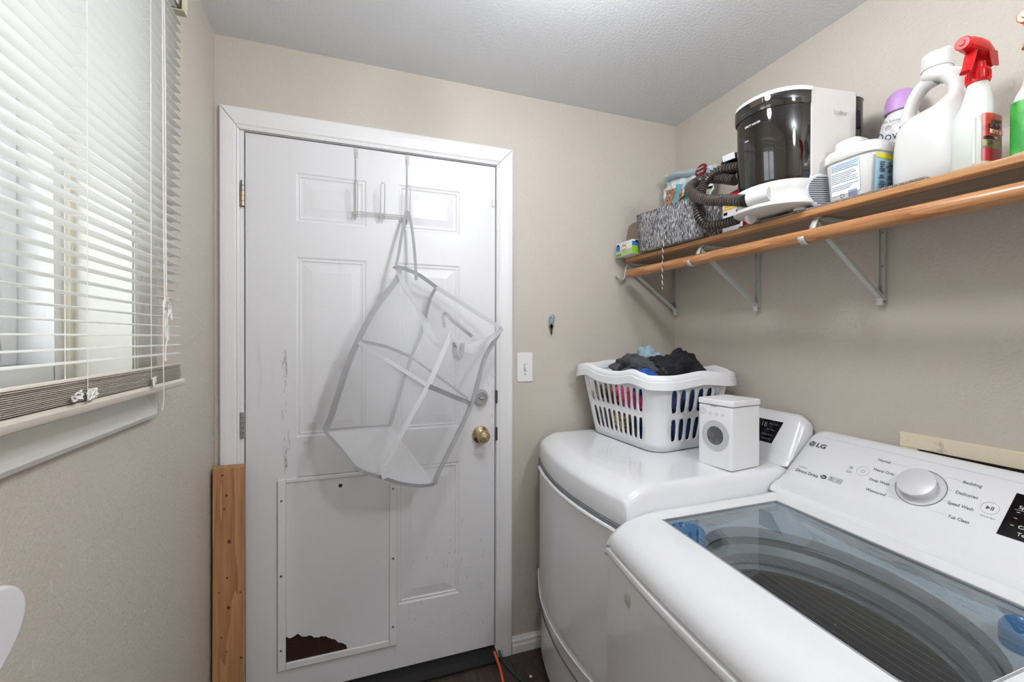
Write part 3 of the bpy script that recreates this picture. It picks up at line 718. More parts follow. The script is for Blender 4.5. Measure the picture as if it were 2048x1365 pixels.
# skirts down the sides and the well walls below the glass
for yy in (0.0, WW):
    rim_ = [cover_pt(k, yy) for k in range(nk)]
    tc_.grid([rim_, [(p[0], p[1], 0.757) for p in rim_]])
well = [(GX0, GY0), (GX1, GY0), (GX1, GY1), (GX0, GY1)]
for (a, b_), (c_, d_) in zip(well, well[1:] + well[:1]):
    tc_.add([Wm(a, b_, ZT), Wm(c_, d_, ZT), Wm(c_, d_, 0.79), Wm(a, b_, 0.79)], [(0, 1, 2, 3)])
obj('top_cover', tc_, APPL2, wa, angle=40)
# lid: thin bright frame + glass
lf = MB()
for (a, b_, c_, d_) in ((GX0 - 0.002, GY0 - 0.002, GX0 + 0.002, GY1 + 0.002), (GX1 - 0.004, GY0, GX1 + 0.002, GY1), (GX0, GY0 - 0.002, GX1, GY0 + 0.0015), (GX0, GY1 - 0.0015, GX1, GY1 + 0.002)):
    lf.add([Wm(*q) for q in ((a, b_, 0.8565), (c_, b_, 0.8565), (c_, d_, 0.8565), (a, d_, 0.8565), (a, b_, 0.8606), (c_, b_, 0.8606), (c_, d_, 0.8606), (a, d_, 0.8606))],
           [(0, 3, 2, 1), (4, 5, 6, 7), (0, 1, 5, 4), (1, 2, 6, 5), (2, 3, 7, 6), (3, 0, 4, 7)])
lid = obj('lid_frame', lf, mat('grey_lid_edge', (150, 152, 155), 0.3), wa, smooth=False)
g_ = MB().add([Wm(*q) for q in ((GX0, GY0, 0.8572), (GX1, GY0, 0.8572), (GX1, GY1, 0.8572), (GX0, GY1, 0.8572))], [(0, 1, 2, 3)])
obj('lid_glass', g_, LIDG, lid, smooth=False)
ln = MB()
for i in range(1, 24):
    y = GY0 + (GY1 - GY0) * i / 24
    a = GX0 + (GX1 - GX0) * i / 24
    ln.add([Wm(a, GY0 + 0.002, 0.8565), Wm(a + 0.0006, GY0 + 0.002, 0.8565), Wm(a + 0.0006, GY1 - 0.002, 0.8565), Wm(a, GY1 - 0.002, 0.8565)], [(0, 1, 2, 3)])
obj('glass_line_print', ln, see_through('faint_line_print', (205, 208, 210), 0.4, gloss=False), lid, smooth=False)
# tub surround plate with round mouth, drum and wash plate
TCX, TCY = 0.335, 0.375
def ring_plate(z0, rin, m_, name, par):
    mb = MB(); n = 48; o_, i_ = [], []
    for k in range(n):
        a = 2 * math.pi * k / n; c, s = math.cos(a), math.sin(a)
        hx, hy = ((GX1 - TCX) if c > 0 else (TCX - GX0)) + 0.006, (GY1 - GY0) / 2 + 0.006
        sc_ = min(hx / max(1e-6, abs(c)), hy / max(1e-6, abs(s)))
        i_.append((TCX + rin[0] * c, TCY + rin[1] * s, z0)); o_.append((TCX + sc_ * c, TCY + sc_ * s, z0 + 0.02))
    low = [(TCX + rin[0] * 1.0 * math.cos(2 * math.pi * k / n), TCY + rin[1] * math.sin(2 * math.pi * k / n), z0 - 0.03) for k in range(n)]
    mb.grid([[Wm(*p) for p in o_], [Wm(*p) for p in i_], [Wm(*p) for p in low]], False, True)
    return obj(name, mb, m_, par)
tub = ring_plate(0.812, (0.205, 0.295), mat('pale_tub_plastic', (205, 210, 214), 0.3), 'tub_cover', wa)
GREYT = mat('grey_tub_ring', (150, 154, 154), 0.35)
dm = MB().lathe([(0.258, 0.790), (0.262, 0.785), (0.262, 0.768), (0.250, 0.758), (0.242, 0.752), (0.240, 0.728), (0.250, 0.716), (0.244, 0.706), (0.250, 0.696)], (0, 0, 0), 48, cap=False).map(lambda x, y, z: Wm(TCX + x * 0.80, TCY + y * 1.08, z))
obj('balance_ring', dm, GREYT, wa)
drm = mat('drum_steel', (104, 108, 110), 0.38, 0.85, bump=(60, 0.15, 0.001))
dm = MB().lathe([(0.252, 0.70), (0.252, 0.61), (0.246, 0.60), (0.250, 0.59), (0.250, 0.50), (0.235, 0.48), (0.12, 0.465), (0.0, 0.46)], (0, 0, 0), 48, cap=False).map(lambda x, y, z: Wm(TCX + x * 0.80, TCY + y * 1.08, z))
du = obj('drum', dm, drm, wa)
wp = MB().lathe([(0.215, 0.47), (0.215, 0.485), (0.15, 0.496), (0.06, 0.504), (0.045, 0.525), (0.02, 0.535), (0.0, 0.536)], (0, 0, 0), 32, cap=False).map(lambda x, y, z: Wm(TCX + x * 0.80, TCY + y * 1.08, z))
obj('wash_plate', wp, mat('grey_wash_plate', (92, 94, 96), 0.4), wa)
for k in range(6):
    a = math.pi * k / 3 + 0.3
    obj('drum_fin', MB().tube([Wm(TCX + 0.06 * 0.86 * math.cos(a), TCY + 0.06 * math.sin(a), 0.506), Wm(TCX + 0.19 * 0.86 * math.cos(a + 0.2), TCY + 0.19 * math.sin(a + 0.2), 0.494)], [0.012, 0.007], 8), mat('grey_wash_plate', (92, 94, 96)), wa)
# lint filter pocket and small holes
obj('lint_filter', MB().obox(Wm(TCX - 0.13, TCY - 0.12, 0.585), (0.012, 0.012, 0), (0.02, -0.02, 0), (0, 0, 0.05)), mat('dark_filter', (60, 62, 64), 0.4), wa, bevel=0.006)
hl = MB()
for r_ in (0.62, 0.55, 0.49):
    for k in range(30):
        a = 2 * math.pi * k / 30 + r_
        hl.lathe([(0.003, 0), (0.0, 0.0006)], Wm(TCX + 0.238 * 0.86 * math.cos(a), TCY + 0.238 * math.sin(a), r_), 6, ax=(-math.sin(a), math.cos(a), 0), ay=(0, 0, 1), az=(-math.cos(a), -math.sin(a), 0), cap=False)
o = obj('drum_holes', hl, mat('hole_glint', (190, 192, 195), 0.3), wa, smooth=False); o['kind'] = 'stuff'
BLUE = mat('blue_dispenser', (66, 142, 196), 0.25, coat=0.2)
for (a, b_, rx, ry, nm) in ((0.178, 0.122, 0.046, 0.046, 'softener_cup'), (0.500, 0.640, 0.044, 0.044, 'detergent_cup')):
    d_ = MB().lathe([(1.0, -0.012), (1.0, 0.036), (0.9, 0.044), (0.72, 0.036), (0.6, 0.01), (0.0, 0.006)], (0, 0, 0), 28, cap=False).map(lambda x, y, z, a=a, b_=b_, rx=rx, ry=ry: Wm(a + x * rx, b_ + y * ry, 0.806 + z))
    obj(nm, d_, BLUE, wa)
# console
face0, face1 = (0.66, 0.912), (0.775, 1.025)
cprof2 = [(0.598, 0.8635), (0.600, 0.872), (0.606, 0.880), (0.620, 0.886), (0.636, 0.892), (0.648, 0.899), (0.656, 0.9075), face0, (0.70, 0.9513), (0.74, 0.9906), face1, (0.784, 1.0335), (0.796, 1.041), (0.812, 1.0445), (0.826, 1.042), (0.832, 1.03), (0.832, 0.86)]
clys = [0.0, 0.002, 0.006, 0.012, 0.020, 0.030, 0.040, 0.05] + [0.05 + (WW - 0.1) * i / 10 for i in range(1, 10)] + [WW - 0.05, WW - 0.04, WW - 0.03, WW - 0.02, WW - 0.012, WW - 0.006, WW - 0.002, WW]
rows = []
for y in clys:
    d = min(y, WW - y); r = 0.05
    dz = (r - math.sqrt(max(0, r * r - (r - d) ** 2))) if d < r else 0
    e = 0.012; inn = (e - math.sqrt(max(0, e * e - (e - d) ** 2))) if d < e else 0
    row = []
    for k, (a, z) in enumerate(cprof2):
        f_ = 1 - dz / (1.0445 - 0.8635)
        f_ = 1 - (1 - f_) * 0.62
        zz = 0.8635 + (z - 0.8635) * f_; aa = 0.832 - (0.832 - a) * (1 - 0.0) if k > 12 else a + (0.0 if k < 1 else (0.795 - a) * 0 )
        aa = a if k in (15, 16) else a + inn * 0.7
        # scoop fades out towards the ends
        if k in (3, 4, 5, 6) and d < 0.04: 
            t = 1 - d / 0.04; zz += 0.004 * t
        row.append(Wm(aa, y, zz))
    rows.append(row)
cs = MB().grid(rows); nr = len(cprof2)
cs.f.append(tuple(range(nr))); cs.f.append(tuple((len(clys) - 1) * nr + i for i in range(nr))[::-1])
con = obj('console', cs, APPL2, wa, angle=28)
fdir = Vector((face1[0] - face0[0], 0, face1[1] - face0[1])); FL = fdir.length; fdir.normalize()
lyd = Vector((-0.08, -1, 0)).normalized(); fn = lyd.cross(fdir).normalized()
if fn.x > 0: fn = -fn
def face(ly, t, out=0.0):
    p0 = Vector(Wm(face0[0] + (face1[0] - face0[0]) * t, ly, face0[1] + (face1[1] - face0[1]) * t)); return p0 + fn * out
XD = -lyd if False else lyd      # text runs from the far side to the near side
def ftext(body, ly0, t, size, m_, ly1=None, **k):
    lettering(body, size, face(ly0, t, 0.0004), XD, fdir, m_, con, width=(ly1 - ly0) if ly1 else None, **k)
def fring(ly, t, r, w, m_, name, r2=None, out=0.0005, h=0.0006):
    mb = MB().lathe([(r - w, 0), (r - w, h), (r, h), (r, 0)], face(ly, t, out - 0.0004), 40, XD, fdir, fn, cap=False)
    mb.grid([]) if False else None
    return obj(name, mb, m_, con, smooth=False)
# panel outline
def fline(pts, w, m_, name='print_line'):
    mb = MB(); P = [face(a, b_, 0.0004) for a, b_ in pts]
    mb.tube(P, w, 4, up=fn, flat=0.3); return obj(name, mb, m_, con, smooth=False)
arc = [(0.018, 0.10), (0.0185, 0.6), (0.021, 0.8), (0.028, 0.95), (0.040, 1.02), (0.055, 1.035), (0.3, 1.04), (WW - 0.05, 1.04)]
fline(arc, 0.0004, LTPRINT)
# round emblem and letters
fd = obj('emblem', MB().lathe([(0.0, 0.0006), (0.0105, 0.0006), (0.0105, 0)], face(0.033, 0.822), 28, XD, fdir, fn, cap=False), DKPRINT, con, smooth=False)
obj('emblem_ring', MB().lathe([(0.0080, 0.0007), (0.0080, 0.0009), (0.0087, 0.0009), (0.0087, 0.0007)], face(0.033, 0.822), 28, XD, fdir, fn, cap=False), WPRINT, fd, smooth=False)
eb = MB(); c0 = face(0.033, 0.822, 0.0008)
eb.obox(c0 - XD * 0.0006 + fdir * 0.0, XD * 0.0006, fdir * 0.0045, fn * 0.0002); eb.obox(c0 + XD * 0.0012 - fdir * 0.0042, XD * 0.002, fdir * 0.0006, fn * 0.0002); eb.obox(c0 + XD * 0.005 + fdir * 0.0002, XD * 0.003, fdir * 0.0005, fn * 0.0002)
eb.obox(c0 - XD * 0.0048 + fdir * 0.0025, XD * 0.0012, fdir * 0.0012, fn * 0.0002)
obj('emblem_mark', eb, WPRINT, fd, smooth=False)
ftext('LG', 0.0475, 0.775, 0.0215, DKPRINT, 0.078, bold=0.0006)
ftext('INVERTER', 0.037, 0.232, 0.0055, LTPRINT, 0.066)
ftext('Direct Drive', 0.036, 0.125, 0.0155, DKPRINT, 0.109)
he = obj('efficiency_badge', MB().lathe([(0.0, 0.0006), (0.0095, 0.0006), (0.0095, 0)], face(0.125, 0.186), 24, XD, fdir, fn, sy=0.72, cap=False), DKPRINT, con, smooth=False)
obj('badge_lettering', text_mb('he', 0.0105, face(0.1195, 0.165, 0.0007), XD, fdir), WPRINT, he, smooth=False)
for a, b_, t_ in ((0.140, 0.159, 'S'), (0.161, 0.180, '~')):
    q = obj('badge', MB().obox(face((a + b_) / 2, 0.197, 0.0001), XD * (b_ - a) / 2, fdir * 0.0088, fn * 0.0003), LTPRINT, con, smooth=False)
    obj('badge_lettering', text_mb(t_, 0.012, face(a + 0.005, 0.18, 0.0005), XD, fdir), GREYP, q, smooth=False)
fring(0.179, 0.535, 0.0052, 0.0007, GREYP, 'fan_icon'); fring(0.1795, 0.535, 0.0025, 0.0006, GREYP, 'fan_icon')
ftext('Smart', 0.1725, 0.455, 0.0048, LTPRINT, 0.187); ftext('Diagnosis', 0.1715, 0.425, 0.0048, LTPRINT, 0.189)
fring(0.2125, 0.537, 0.0158, 0.0008, LTPRINT, 'power_button')
pb = MB(); pts = [face(0.2125 + 0.0052 * math.sin(a), 0.537 + 0.0052 * math.cos(a) / FL, 0.0004) for a in [0.6 + i * (2 * math.pi - 1.2) / 20 for i in range(21)]]
pb.tube(pts, 0.0005, 4, up=fn, flat=0.4); pb.tube([face(0.2125, 0.537, 0.0004), face(0.2125, 0.537 + 0.0065 / FL, 0.0004)], 0.0005, 4, up=fn, flat=0.4)
obj('power_icon', pb, GREYP, con, smooth=False)
for t_, a, b_, tt in (('Normal', 0.231, 0.262, 0.818), ('Heavy Duty', 0.234, 0.286, 0.615), ('Deep Wash', 0.238, 0.288, 0.405), ('Waterproof', 0.244, 0.294, 0.198), ('Bedding', 0.421, 0.456, 0.808), ('Delicates', 0.418, 0.459, 0.610), ('Speed Wash', 0.414, 0.462, 0.405), ('Tub Clean', 0.427, 0.466, 0.190)):
    ftext(t_, a, tt, 0.0112, GREYP, b_)
ftext('Hold to Start', 0.4755, 0.372, 0.0045, LTPRINT, 0.501)
for pts in ([(0.266, 0.84), (0.300, 0.845), (0.312, 0.82)], [(0.289, 0.638), (0.300, 0.636)], [(0.291, 0.43), (0.300, 0.43)], [(0.298, 0.22), (0.318, 0.22), (0.325, 0.26)],
            [(0.418, 0.84), (0.396, 0.845), (0.388, 0.815)], [(0.414, 0.636), (0.404, 0.636)], [(0.411, 0.43), (0.403, 0.43)], [(0.423, 0.215), (0.395, 0.215), (0.386, 0.245)]):
    fline(pts, 0.00035, LTPRINT)
kr = obj('dial_ring', MB().lathe([(0.0525, 0), (0.0525, 0.0012), (0.0505, 0.0016), (0.050, 0.0008), (0.0, 0.0006)], face(0.352, 0.535), 48, XD, fdir, fn, cap=False), mat('dial_recess', (214, 215, 218), 0.3), con)
obj('dial_outline', MB().lathe([(0.0518, 0.0012), (0.0522, 0.0020), (0.0532, 0.0020), (0.0536, 0)], face(0.352, 0.535), 48, XD, fdir, fn, cap=False), STEEL, kr)
obj('dial_knob', MB().lathe([(0.0345, 0.0006), (0.0355, 0.016), (0.0385, 0.0185), (0.0405, 0.021), (0.0405, 0.0245), (0.037, 0.0262), (0.0, 0.0250)], face(0.352, 0.535), 48, XD, fdir, fn, cap=False), mat('pearl_dial', (226, 226, 228), 0.28, 0.15), con)
fring(0.4855, 0.527, 0.0158, 0.0008, LTPRINT, 'start_button')
pb = MB(); c0 = face(0.4855, 0.527, 0.0004)
pb.prism([c0 - XD * 0.0062 - fdir * 0.0048, c0 + XD * 0.0004, c0 - XD * 0.0062 + fdir * 0.0048], fn * 0.0004)
for q in (0.0026, 0.0056): pb.obox(c0 + XD * q, XD * 0.0007, fdir * 0.0046, fn * 0.0003)
obj('play_pause_icon', pb, DKPRINT, con, smooth=False)
dsp = obj('display_panel', MB().prism([face(0.513, 0.868, -0.0003), face(0.513, 0.185, -0.0003), face(0.70, 0.185, -0.0003), face(0.70, 0.868, -0.0003)], fn * 0.0012), BLACKG, con, smooth=False)
for t_, a, tt in (('Spin', 0.526, 0.64), ('Extra', 0.541, 0.56), ('Warm', 0.541, 0.465), ('Cold', 0.538, 0.35), ('Temp.', 0.541, 0.245)):
    obj('display_lettering', text_mb(t_, 0.0115, face(a, tt, 0.0010), XD, fdir), WPRINT, dsp, smooth=False)
for tt in (0.57, 0.475, 0.36):
    obj('display_mark', MB().obox(face(0.529, tt + 0.01, 0.0010), XD * 0.0026, fdir * 0.0006, fn * 0.0002), WPRINT, dsp, smooth=False)
obj('display_mark', MB().obox(face(0.55, 0.615, 0.0010), XD * 0.028, fdir * 0.0003, fn * 0.0002), WPRINT, dsp, smooth=False)
# round plug on the cabinet front
pl_y = 0.130
obj('round_sticker', MB().lathe([(0.0175, 0), (0.0175, 0.0012), (0.016, 0.0018), (0.0, 0.0018)], Wm(bow(pl_y) + 0.004, pl_y, 0.705), 24, ax=(0, 1, 0), ay=(0, 0, 1), az=(-1, -0.02, 0), cap=False), mat('pale_grey_sticker', (206, 206, 202), 0.5), wa)

# ------------------------------------------------------------------ dryer
DRY0, DRY1, DRX0, DRX1 = 1.70, 1.046, 0.735, 1.462
DWd = DRY0 - DRY1
def dtop(y): return 0.945 - 0.036 * (DRY0 - y)
dy = empty('dryer', (1.1, 1.37, 0), 'white clothes dryer holding the laundry basket, beside the back wall', 'dryer')
def dbow(y, b_=0.046):
    u = (DRY0 - y) / DWd; return DRX0 - b_ * (1 - (2 * u - 1) ** 2) - 0.016 * u
ND = 26
ys = [DRY0 - DWd * i / ND for i in range(ND + 1)]
cb = MB(); outl = [(dbow(y) + 0.006, min(DRY0 - 0.004, max(DRY1 + 0.004, y))) for y in ys] + [(DRX1 - 0.003, DRY1 + 0.004), (DRX1 - 0.003, DRY0 - 0.004)]; n = len(outl)
cb.add([(x, y, 0.03) for x, y in outl] + [(x, y, dtop(y) - 0.08) for x, y in outl], [(i, (i + 1) % n, n + (i + 1) % n, n + i) for i in range(n)] + [tuple(range(n))[::-1]])
obj('cabinet', cb, APPL, dy, angle=30)
for x, y in ((0.80, 1.64), (0.80, 1.10), (1.40, 1.64), (1.40, 1.10)):
    obj('foot', MB().lathe([(0.02, 0), (0.022, 0.006), (0.012, 0.01), (0.012, 0.032)], (x, y, 0), 12), BLACK, dy)
tp = [(0.010, -0.115), (0.0, -0.110), (-0.002, -0.095), (0.0, -0.045), (0.004, -0.036), (0.014, -0.026), (0.034, -0.014), (0.058, -0.004), (0.075, 0.0), (0.10, 0.0), (0.60, 0.0), (0.727, 0.0)]
dys = [DRY0, DRY0 - 0.003, DRY0 - 0.008, DRY0 - 0.016] + [DRY0 - 0.016 - (DWd - 0.05) * i / 22 for i in range(1, 22)] + [DRY1 + 0.034, DRY1 + 0.026, DRY1 + 0.018, DRY1 + 0.010, DRY1 + 0.004, DRY1]
rows = []
for y in dys:
    dn = y - DRY1; df = DRY0 - y
    r = 0.024; drop = (r - math.sqrt(max(0, r * r - (r - dn) ** 2))) * 1.0 if dn < r else 0
    r2 = 0.014; drop += (r2 - math.sqrt(max(0, r2 * r2 - (r2 - df) ** 2))) * 0.7 if df < r2 else 0
    row = []
    for a, z in tp:
        xx = dbow(y) + a if a < 0.10 else DRX0 + a
        if a >= 0.1: xx = DRX0 + a
        row.append((xx, y, dtop(y) + z - (drop if z > -0.09 else 0)))
    rows.append(row)
tpm = MB().grid(rows)
for row in (rows[0], rows[-1]):
    tpm.grid([row, [(p[0], p[1], dtop(p[1]) - 0.115) for p in row]])
obj('top_panel', tpm, APPL, dy, angle=30)
# door: bowed panel with rounded corners, proud of the cabinet, finger lip on top
def door_patch(z0, z1, off, yy0, yy1, rc, name, m_, par, th_):
    nu, nv = 30, 22; mb = MB(); fr, bk = [], []
    for i in range(nu + 1):
        y = yy0 + (yy1 - yy0) * i / nu; d = min(abs(y - yy0), abs(yy1 - y))
        cut = rc - math.sqrt(max(0, rc * rc - (rc - d) ** 2)) if d < rc else 0
        rf, rb = [], []
        for j_ in range(nv + 1):
            za, zb = z0 + cut, z1 - cut * 0.35 - 0.036 * (DRY0 - y)
            z = za + (zb - za) * j_ / nv; e = min(j_, nv - j_, i, nu - i)
            rf.append((dbow(y) - off * (1.0 if e > 0 else 0.35), y, z)); rb.append((dbow(y) + 0.012, y, z))
        fr.append(rf); bk.append(rb)
    mb.grid(fr); edge_f = fr[0] + [r[-1] for r in fr[1:]] + fr[-1][::-1][1:] + [r[0] for r in fr[::-1]][1:-1]
    edge_b = bk[0] + [r[-1] for r in bk[1:]] + bk[-1][::-1][1:] + [r[0] for r in bk[::-1]][1:-1]
    n = len(edge_f); mb.add(edge_f + edge_b, [(i, (i + 1) % n, n + (i + 1) % n, n + i) for i in range(n)])
    return obj(name, mb, m_, par, angle=40)
ddr = door_patch(0.285, 0.815, 0.006, DRY0 - 0.012, DRY1 + 0.012, 0.09, 'door', APPL, dy, 0.02)
lipm = MB(); L_ = []
for i in range(31):
    y = DRY0 - 0.016 - (DWd - 0.032) * i / 30; d = min(DRY0 - 0.016 - y, y - DRY1 - 0.016)
    L_.append((dbow(y) - 0.008, y, 0.815 - 0.036 * (DRY0 - y) - (0.018 * max(0, 1 - d / 0.03) ** 2)))
lipm.tube(L_, 0.0065, 8); obj('finger_lip', lipm, APPL2, ddr)
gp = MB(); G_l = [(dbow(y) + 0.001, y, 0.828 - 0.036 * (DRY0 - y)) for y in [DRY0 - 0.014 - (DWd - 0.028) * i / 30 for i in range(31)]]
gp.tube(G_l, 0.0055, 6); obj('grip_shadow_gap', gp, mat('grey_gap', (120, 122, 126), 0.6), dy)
lw = MB(); L_ = []
for i in range(41):
    y = DRY0 - 0.012 - (DWd - 0.024) * i / 40; d = min(DRY0 - 0.012 - y, y - DRY1 - 0.012); cut = 0.09 - math.sqrt(max(0, 0.09 ** 2 - (0.09 - d) ** 2)) if d < 0.09 else 0
    L_.append((dbow(y) - 0.006, y, 0.285 + cut))
lw.tube(L_, 0.004, 6); obj('door_edge_bead', lw, APPL2, ddr)
kp = MB().tube([(dbow(y) + 0.0035, y, 0.215) for y in ys], 0.0025, 5); obj('kick_seam', kp, mat('grey_gap', (120, 122, 126)), dy)
# dryer console
cp3 = [(1.335, -0.002), (1.340, 0.010), (1.350, 0.020), (1.357, 0.026), (1.414, 0.146), (1.422, 0.156), (1.434, 0.161), (1.448, 0.160), (1.458, 0.152), (1.460, -0.01)]
cys = [DRY0 - 0.004, DRY0 - 0.008, DRY0 - 0.015, DRY0 - 0.028, DRY0 - 0.045] + [DRY0 - 0.045 - (DWd - 0.1) * i / 10 for i in range(1, 11)] + [DRY1 + 0.042, DRY1 + 0.03, DRY1 + 0.02, DRY1 + 0.011, DRY1 + 0.005, DRY1 + 0.001]
rows = []
for y in cys:
    d = min(DRY0 - y - 0.003, y - DRY1); r = 0.05; dz = (r - math.sqrt(max(0, r * r - (r - d) ** 2))) if d < r else 0
    f_ = 1 - dz / 0.165 * 0.8
    rows.append([(a + (0.006 * max(0, 1 - d / 0.012) if k < 7 else 0), y, 0.925 + z * f_) for k, (a, z) in enumerate(cp3)])
cs = MB().grid(rows); nr = len(cp3); cs.f.append(tuple(range(nr))); cs.f.append(tuple((len(cys) - 1) * nr + i for i in range(nr))[::-1])
dcn = obj('console', cs, APPL2, dy, angle=28)
fd2 = Vector((1.414 - 1.357, 0, 0.120)).normalized(); fn2 = Vector((-fd2.z, 0, fd2.x))
def face2(y, t, out=0.0): return Vector((1.357 + 0.057 * t, y, 0.951 + 0.12 * t)) + fn2 * out
ds = obj('display_panel', MB().prism([face2(1.113, 0.86, -0.0003), face2(1.130, 0.24, -0.0003), face2(1.30, 0.24, -0.0003), face2(1.30, 0.86, -0.0003)], fn2 * 0.0012), BLACKG, dcn, smooth=False)
XD2 = Vector((0, -1, 0))
for t_, y, tt, s in (('18', 1.195, 0.66, 0.026), ('More Time', 1.163, 0.74, 0.008), ('Less Time', 1.166, 0.58, 0.008), ('Energy Saver', 1.178, 0.44, 0.008), ('Damp Dry', 1.172, 0.32, 0.008)):
    obj('display_lettering', text_mb(t_, s, face2(y, tt, 0.0010), XD2, fd2), GREYP, ds, smooth=False)

# ------------------------------------------------------------------ laundry basket on the dryer
BROT = math.radians(7.5)
b_a = Vector((-math.sin(BROT), math.cos(BROT), 0)); b_b = Vector((math.cos(BROT), math.sin(BROT), 0))    # long, short axes
tilt = 0.036
BC = Vector((1.010, 1.291, 0)) + b_a * 0.190 + b_b * 0.165
def bz(p): return dtop(p.y) + 0.0015
bk = empty('laundry_basket', (BC.x, BC.y, bz(BC)), 'white plastic laundry basket with slotted sides standing on the dryer', 'basket')
HB = 0.262
def rr_pts(la, lb, r, n=8):
    """rounded rectangle, half sizes la (long) lb (short); returns list of (a, b)"""
    out = []
    for cx_, cy_, a0 in ((la - r, lb - r, 0), (-(la - r), lb - r, 90), (-(la - r), -(lb - r), 180), (la - r, -(lb - r), 270)):
        for i in range(n + 1):
            a = math.radians(a0 + 90 * i / n); out.append((cx_ + r * math.cos(a), cy_ + r * math.sin(a)))
    return out
A0, B0, A1, B1, RC = 0.190, 0.165, 0.232, 0.205, 0.062
def bpt(a, b_, t):
    p = BC + b_a * a + b_b * b_; return Vector((p.x, p.y, bz(p) + HB * t))
def side_pt(side, s, t):
    """side 0: -b long side, 1: -a short side (near), 2: +b, 3: +a; s in 0..1 along the straight run"""
    la, lb = A0 + (A1 - A0) * t, B0 + (B1 - B0) * t
    if side == 0: return bpt((la - RC) * (1 - 2 * s), -lb, t)
    if side == 1: return bpt(-la, (lb - RC) * (-1 + 2 * s), t)
    if side == 2: return bpt((la - RC) * (-1 + 2 * s), lb, t)
    return bpt(la, (lb - RC) * (1 - 2 * s), t)
bm_ = MB(); K = 24
def slot_cell(side, s0, s1, t0, t1, wx, wy):
    out_, inn = [], []
    for k in range(K):
        a = 2 * math.pi * k / K; c, s = math.cos(a), math.sin(a)
        q = 1 / max(abs(c), abs(s)); out_.append((c * q, s * q))
        hx, hy = wx, wy            # stadium half sizes in the -1..1 cell
        ar = ((s1 - s0) * (0.3 if side in (0, 2) else 0.28)) / ((t1 - t0) * HB)   # cell aspect
        ry = min(hy, hx * ar)
        yy = max(-1, min(1, s * 1.6)) * (hy - ry); inn.append((hx * c, yy + ry * s))
    m2 = lambda p: side_pt(side, s0 + (s1 - s0) * (p[0] + 1) / 2, t0 + (t1 - t0) * (p[1] + 1) / 2)
    P, Q = [m2(p) for p in out_], [m2(p) for p in inn]
    bm_.add(P + Q, [(i, (i + 1) % K, K + (i + 1) % K, K + i) for i in range(K)])
def solid_cell(side, s0, s1, t0, t1):
    bm_.add([side_pt(side, s0, t0), side_pt(side, s1, t0), side_pt(side, s1, t1), side_pt(side, s0, t1)], [(0, 1, 2, 3)])
TR = [(0.03, 0.13, False), (0.13, 0.49, True), (0.49, 0.54, False), (0.54, 0.90, True), (0.90, 1.0, False)]
for side in range(4):
    ncol = 10 if side in (0, 2) else 6
    m0 = 0.0 if side in (0, 2) else 0.02
    for (t0, t1, slot) in TR:
        if not slot: solid_cell(side, 0, 1, t0, t1); continue
        for c in range(ncol):
            s0, s1 = c / ncol, (c + 1) / ncol
            slot_cell(side, s0, s1, t0, t1, 0.64, 0.90)
for q in range(4):      # conical corners
    cx_, cy_, a0 = ((1, 1, 0), (-1, 1, 90), (-1, -1, 180), (1, -1, 270))[q]
    rows = []
    for t in (0.03, 0.13, 0.3, 0.49, 0.54, 0.72, 0.90, 1.0):
        la, lb = A0 + (A1 - A0) * t, B0 + (B1 - B0) * t
        rows.append([bpt(cx_ * (la - RC) + RC * math.cos(math.radians(a0 + 90 * i / 8)), cy_ * (lb - RC) + RC * math.sin(math.radians(a0 + 90 * i / 8)), t) for i in range(9)])
    bm_.grid(rows)
# rounded floor of the basket
ringsb = []
for (k, t) in ((0.0, 0.03), (0.006, 0.012), (0.016, 0.003), (0.03, 0.0), (0.12, 0.0)):
    ringsb.append([bpt(a, b_, t) for a, b_ in rr_pts(A0 - k + 0.0013, B0 - k + 0.0013, RC - min(k, 0.04))])
bm_.grid(ringsb, False, True); n = len(ringsb[-1]); o_ = len(bm_.v) - n; bm_.f.append(tuple(o_ + i for i in range(n)))
BASKW = mat('white_basket_plastic', (236, 237, 239), 0.3)
body = obj('basket_body', bm_, BASKW, bk, solid=0.003, angle=30)
# wavy rim
rim_rows = []
pr_ = [(-0.004, -0.004), (-0.002, 0.010), (0.006, 0.024), (0.016, 0.028), (0.024, 0.022), (0.026, 0.010), (0.026, 0.006), (0.029, 0.004), (0.030, -0.022), (0.0275, -0.023), (0.026, 0.0), (0.004, -0.002)]
base_pts = []
for i, (a, b_) in enumerate(rr_pts(1.0, 1.0, 0.001, 1)): pass
peri = []
NS = 22
for (cx_, cy_, a0, nxt) in ((1, 1, 0, (-1, 0)), (-1, 1, 90, (0, -1)), (-1, -1, 180, (1, 0)), (1, -1, 270, (0, 1))):
    for i in range(9):
        a = math.radians(a0 + 90 * i / 8); peri.append(((cx_ * (A1 - RC) + RC * math.cos(a), cy_ * (B1 - RC) + RC * math.sin(a)), (math.cos(a), math.sin(a))))
    e = peri[-1][0]; L2 = 2 * (A1 - RC) if nxt[0] else 2 * (B1 - RC); nn_ = peri[-1][1]
    for i in range(1, NS): peri.append(((e[0] + nxt[0] * L2 * i / NS, e[1] + nxt[1] * L2 * i / NS), nn_))
for (a, b_), (na, nb) in peri:
    on_short = abs(na) > 0.7
    wv = 0.0
    if abs(nb) > 0.7:      # long sides: shoulders near both ends, low belly in the middle
        u = abs(a) / (A1 - 0.02); wv = 0.012 * math.exp(-((u - 0.62) / 0.2) ** 2) - 0.006 * math.exp(-(u / 0.35) ** 2) - 0.004 * (u > 0.9)
    if on_short:
        u = abs(b_) / (B1 - 0.02); wv = 0.012 * math.exp(-(u / 0.5) ** 2) - 0.003
    p = bpt(a, b_, 1.0); od = b_a * na + b_b * nb
    rim_rows.append([p + od * w + Vector((0, 0, h + wv)) for w, h in pr_])
obj('rim', MB().grid(rim_rows, True, True), BASKW, bk, angle=50)

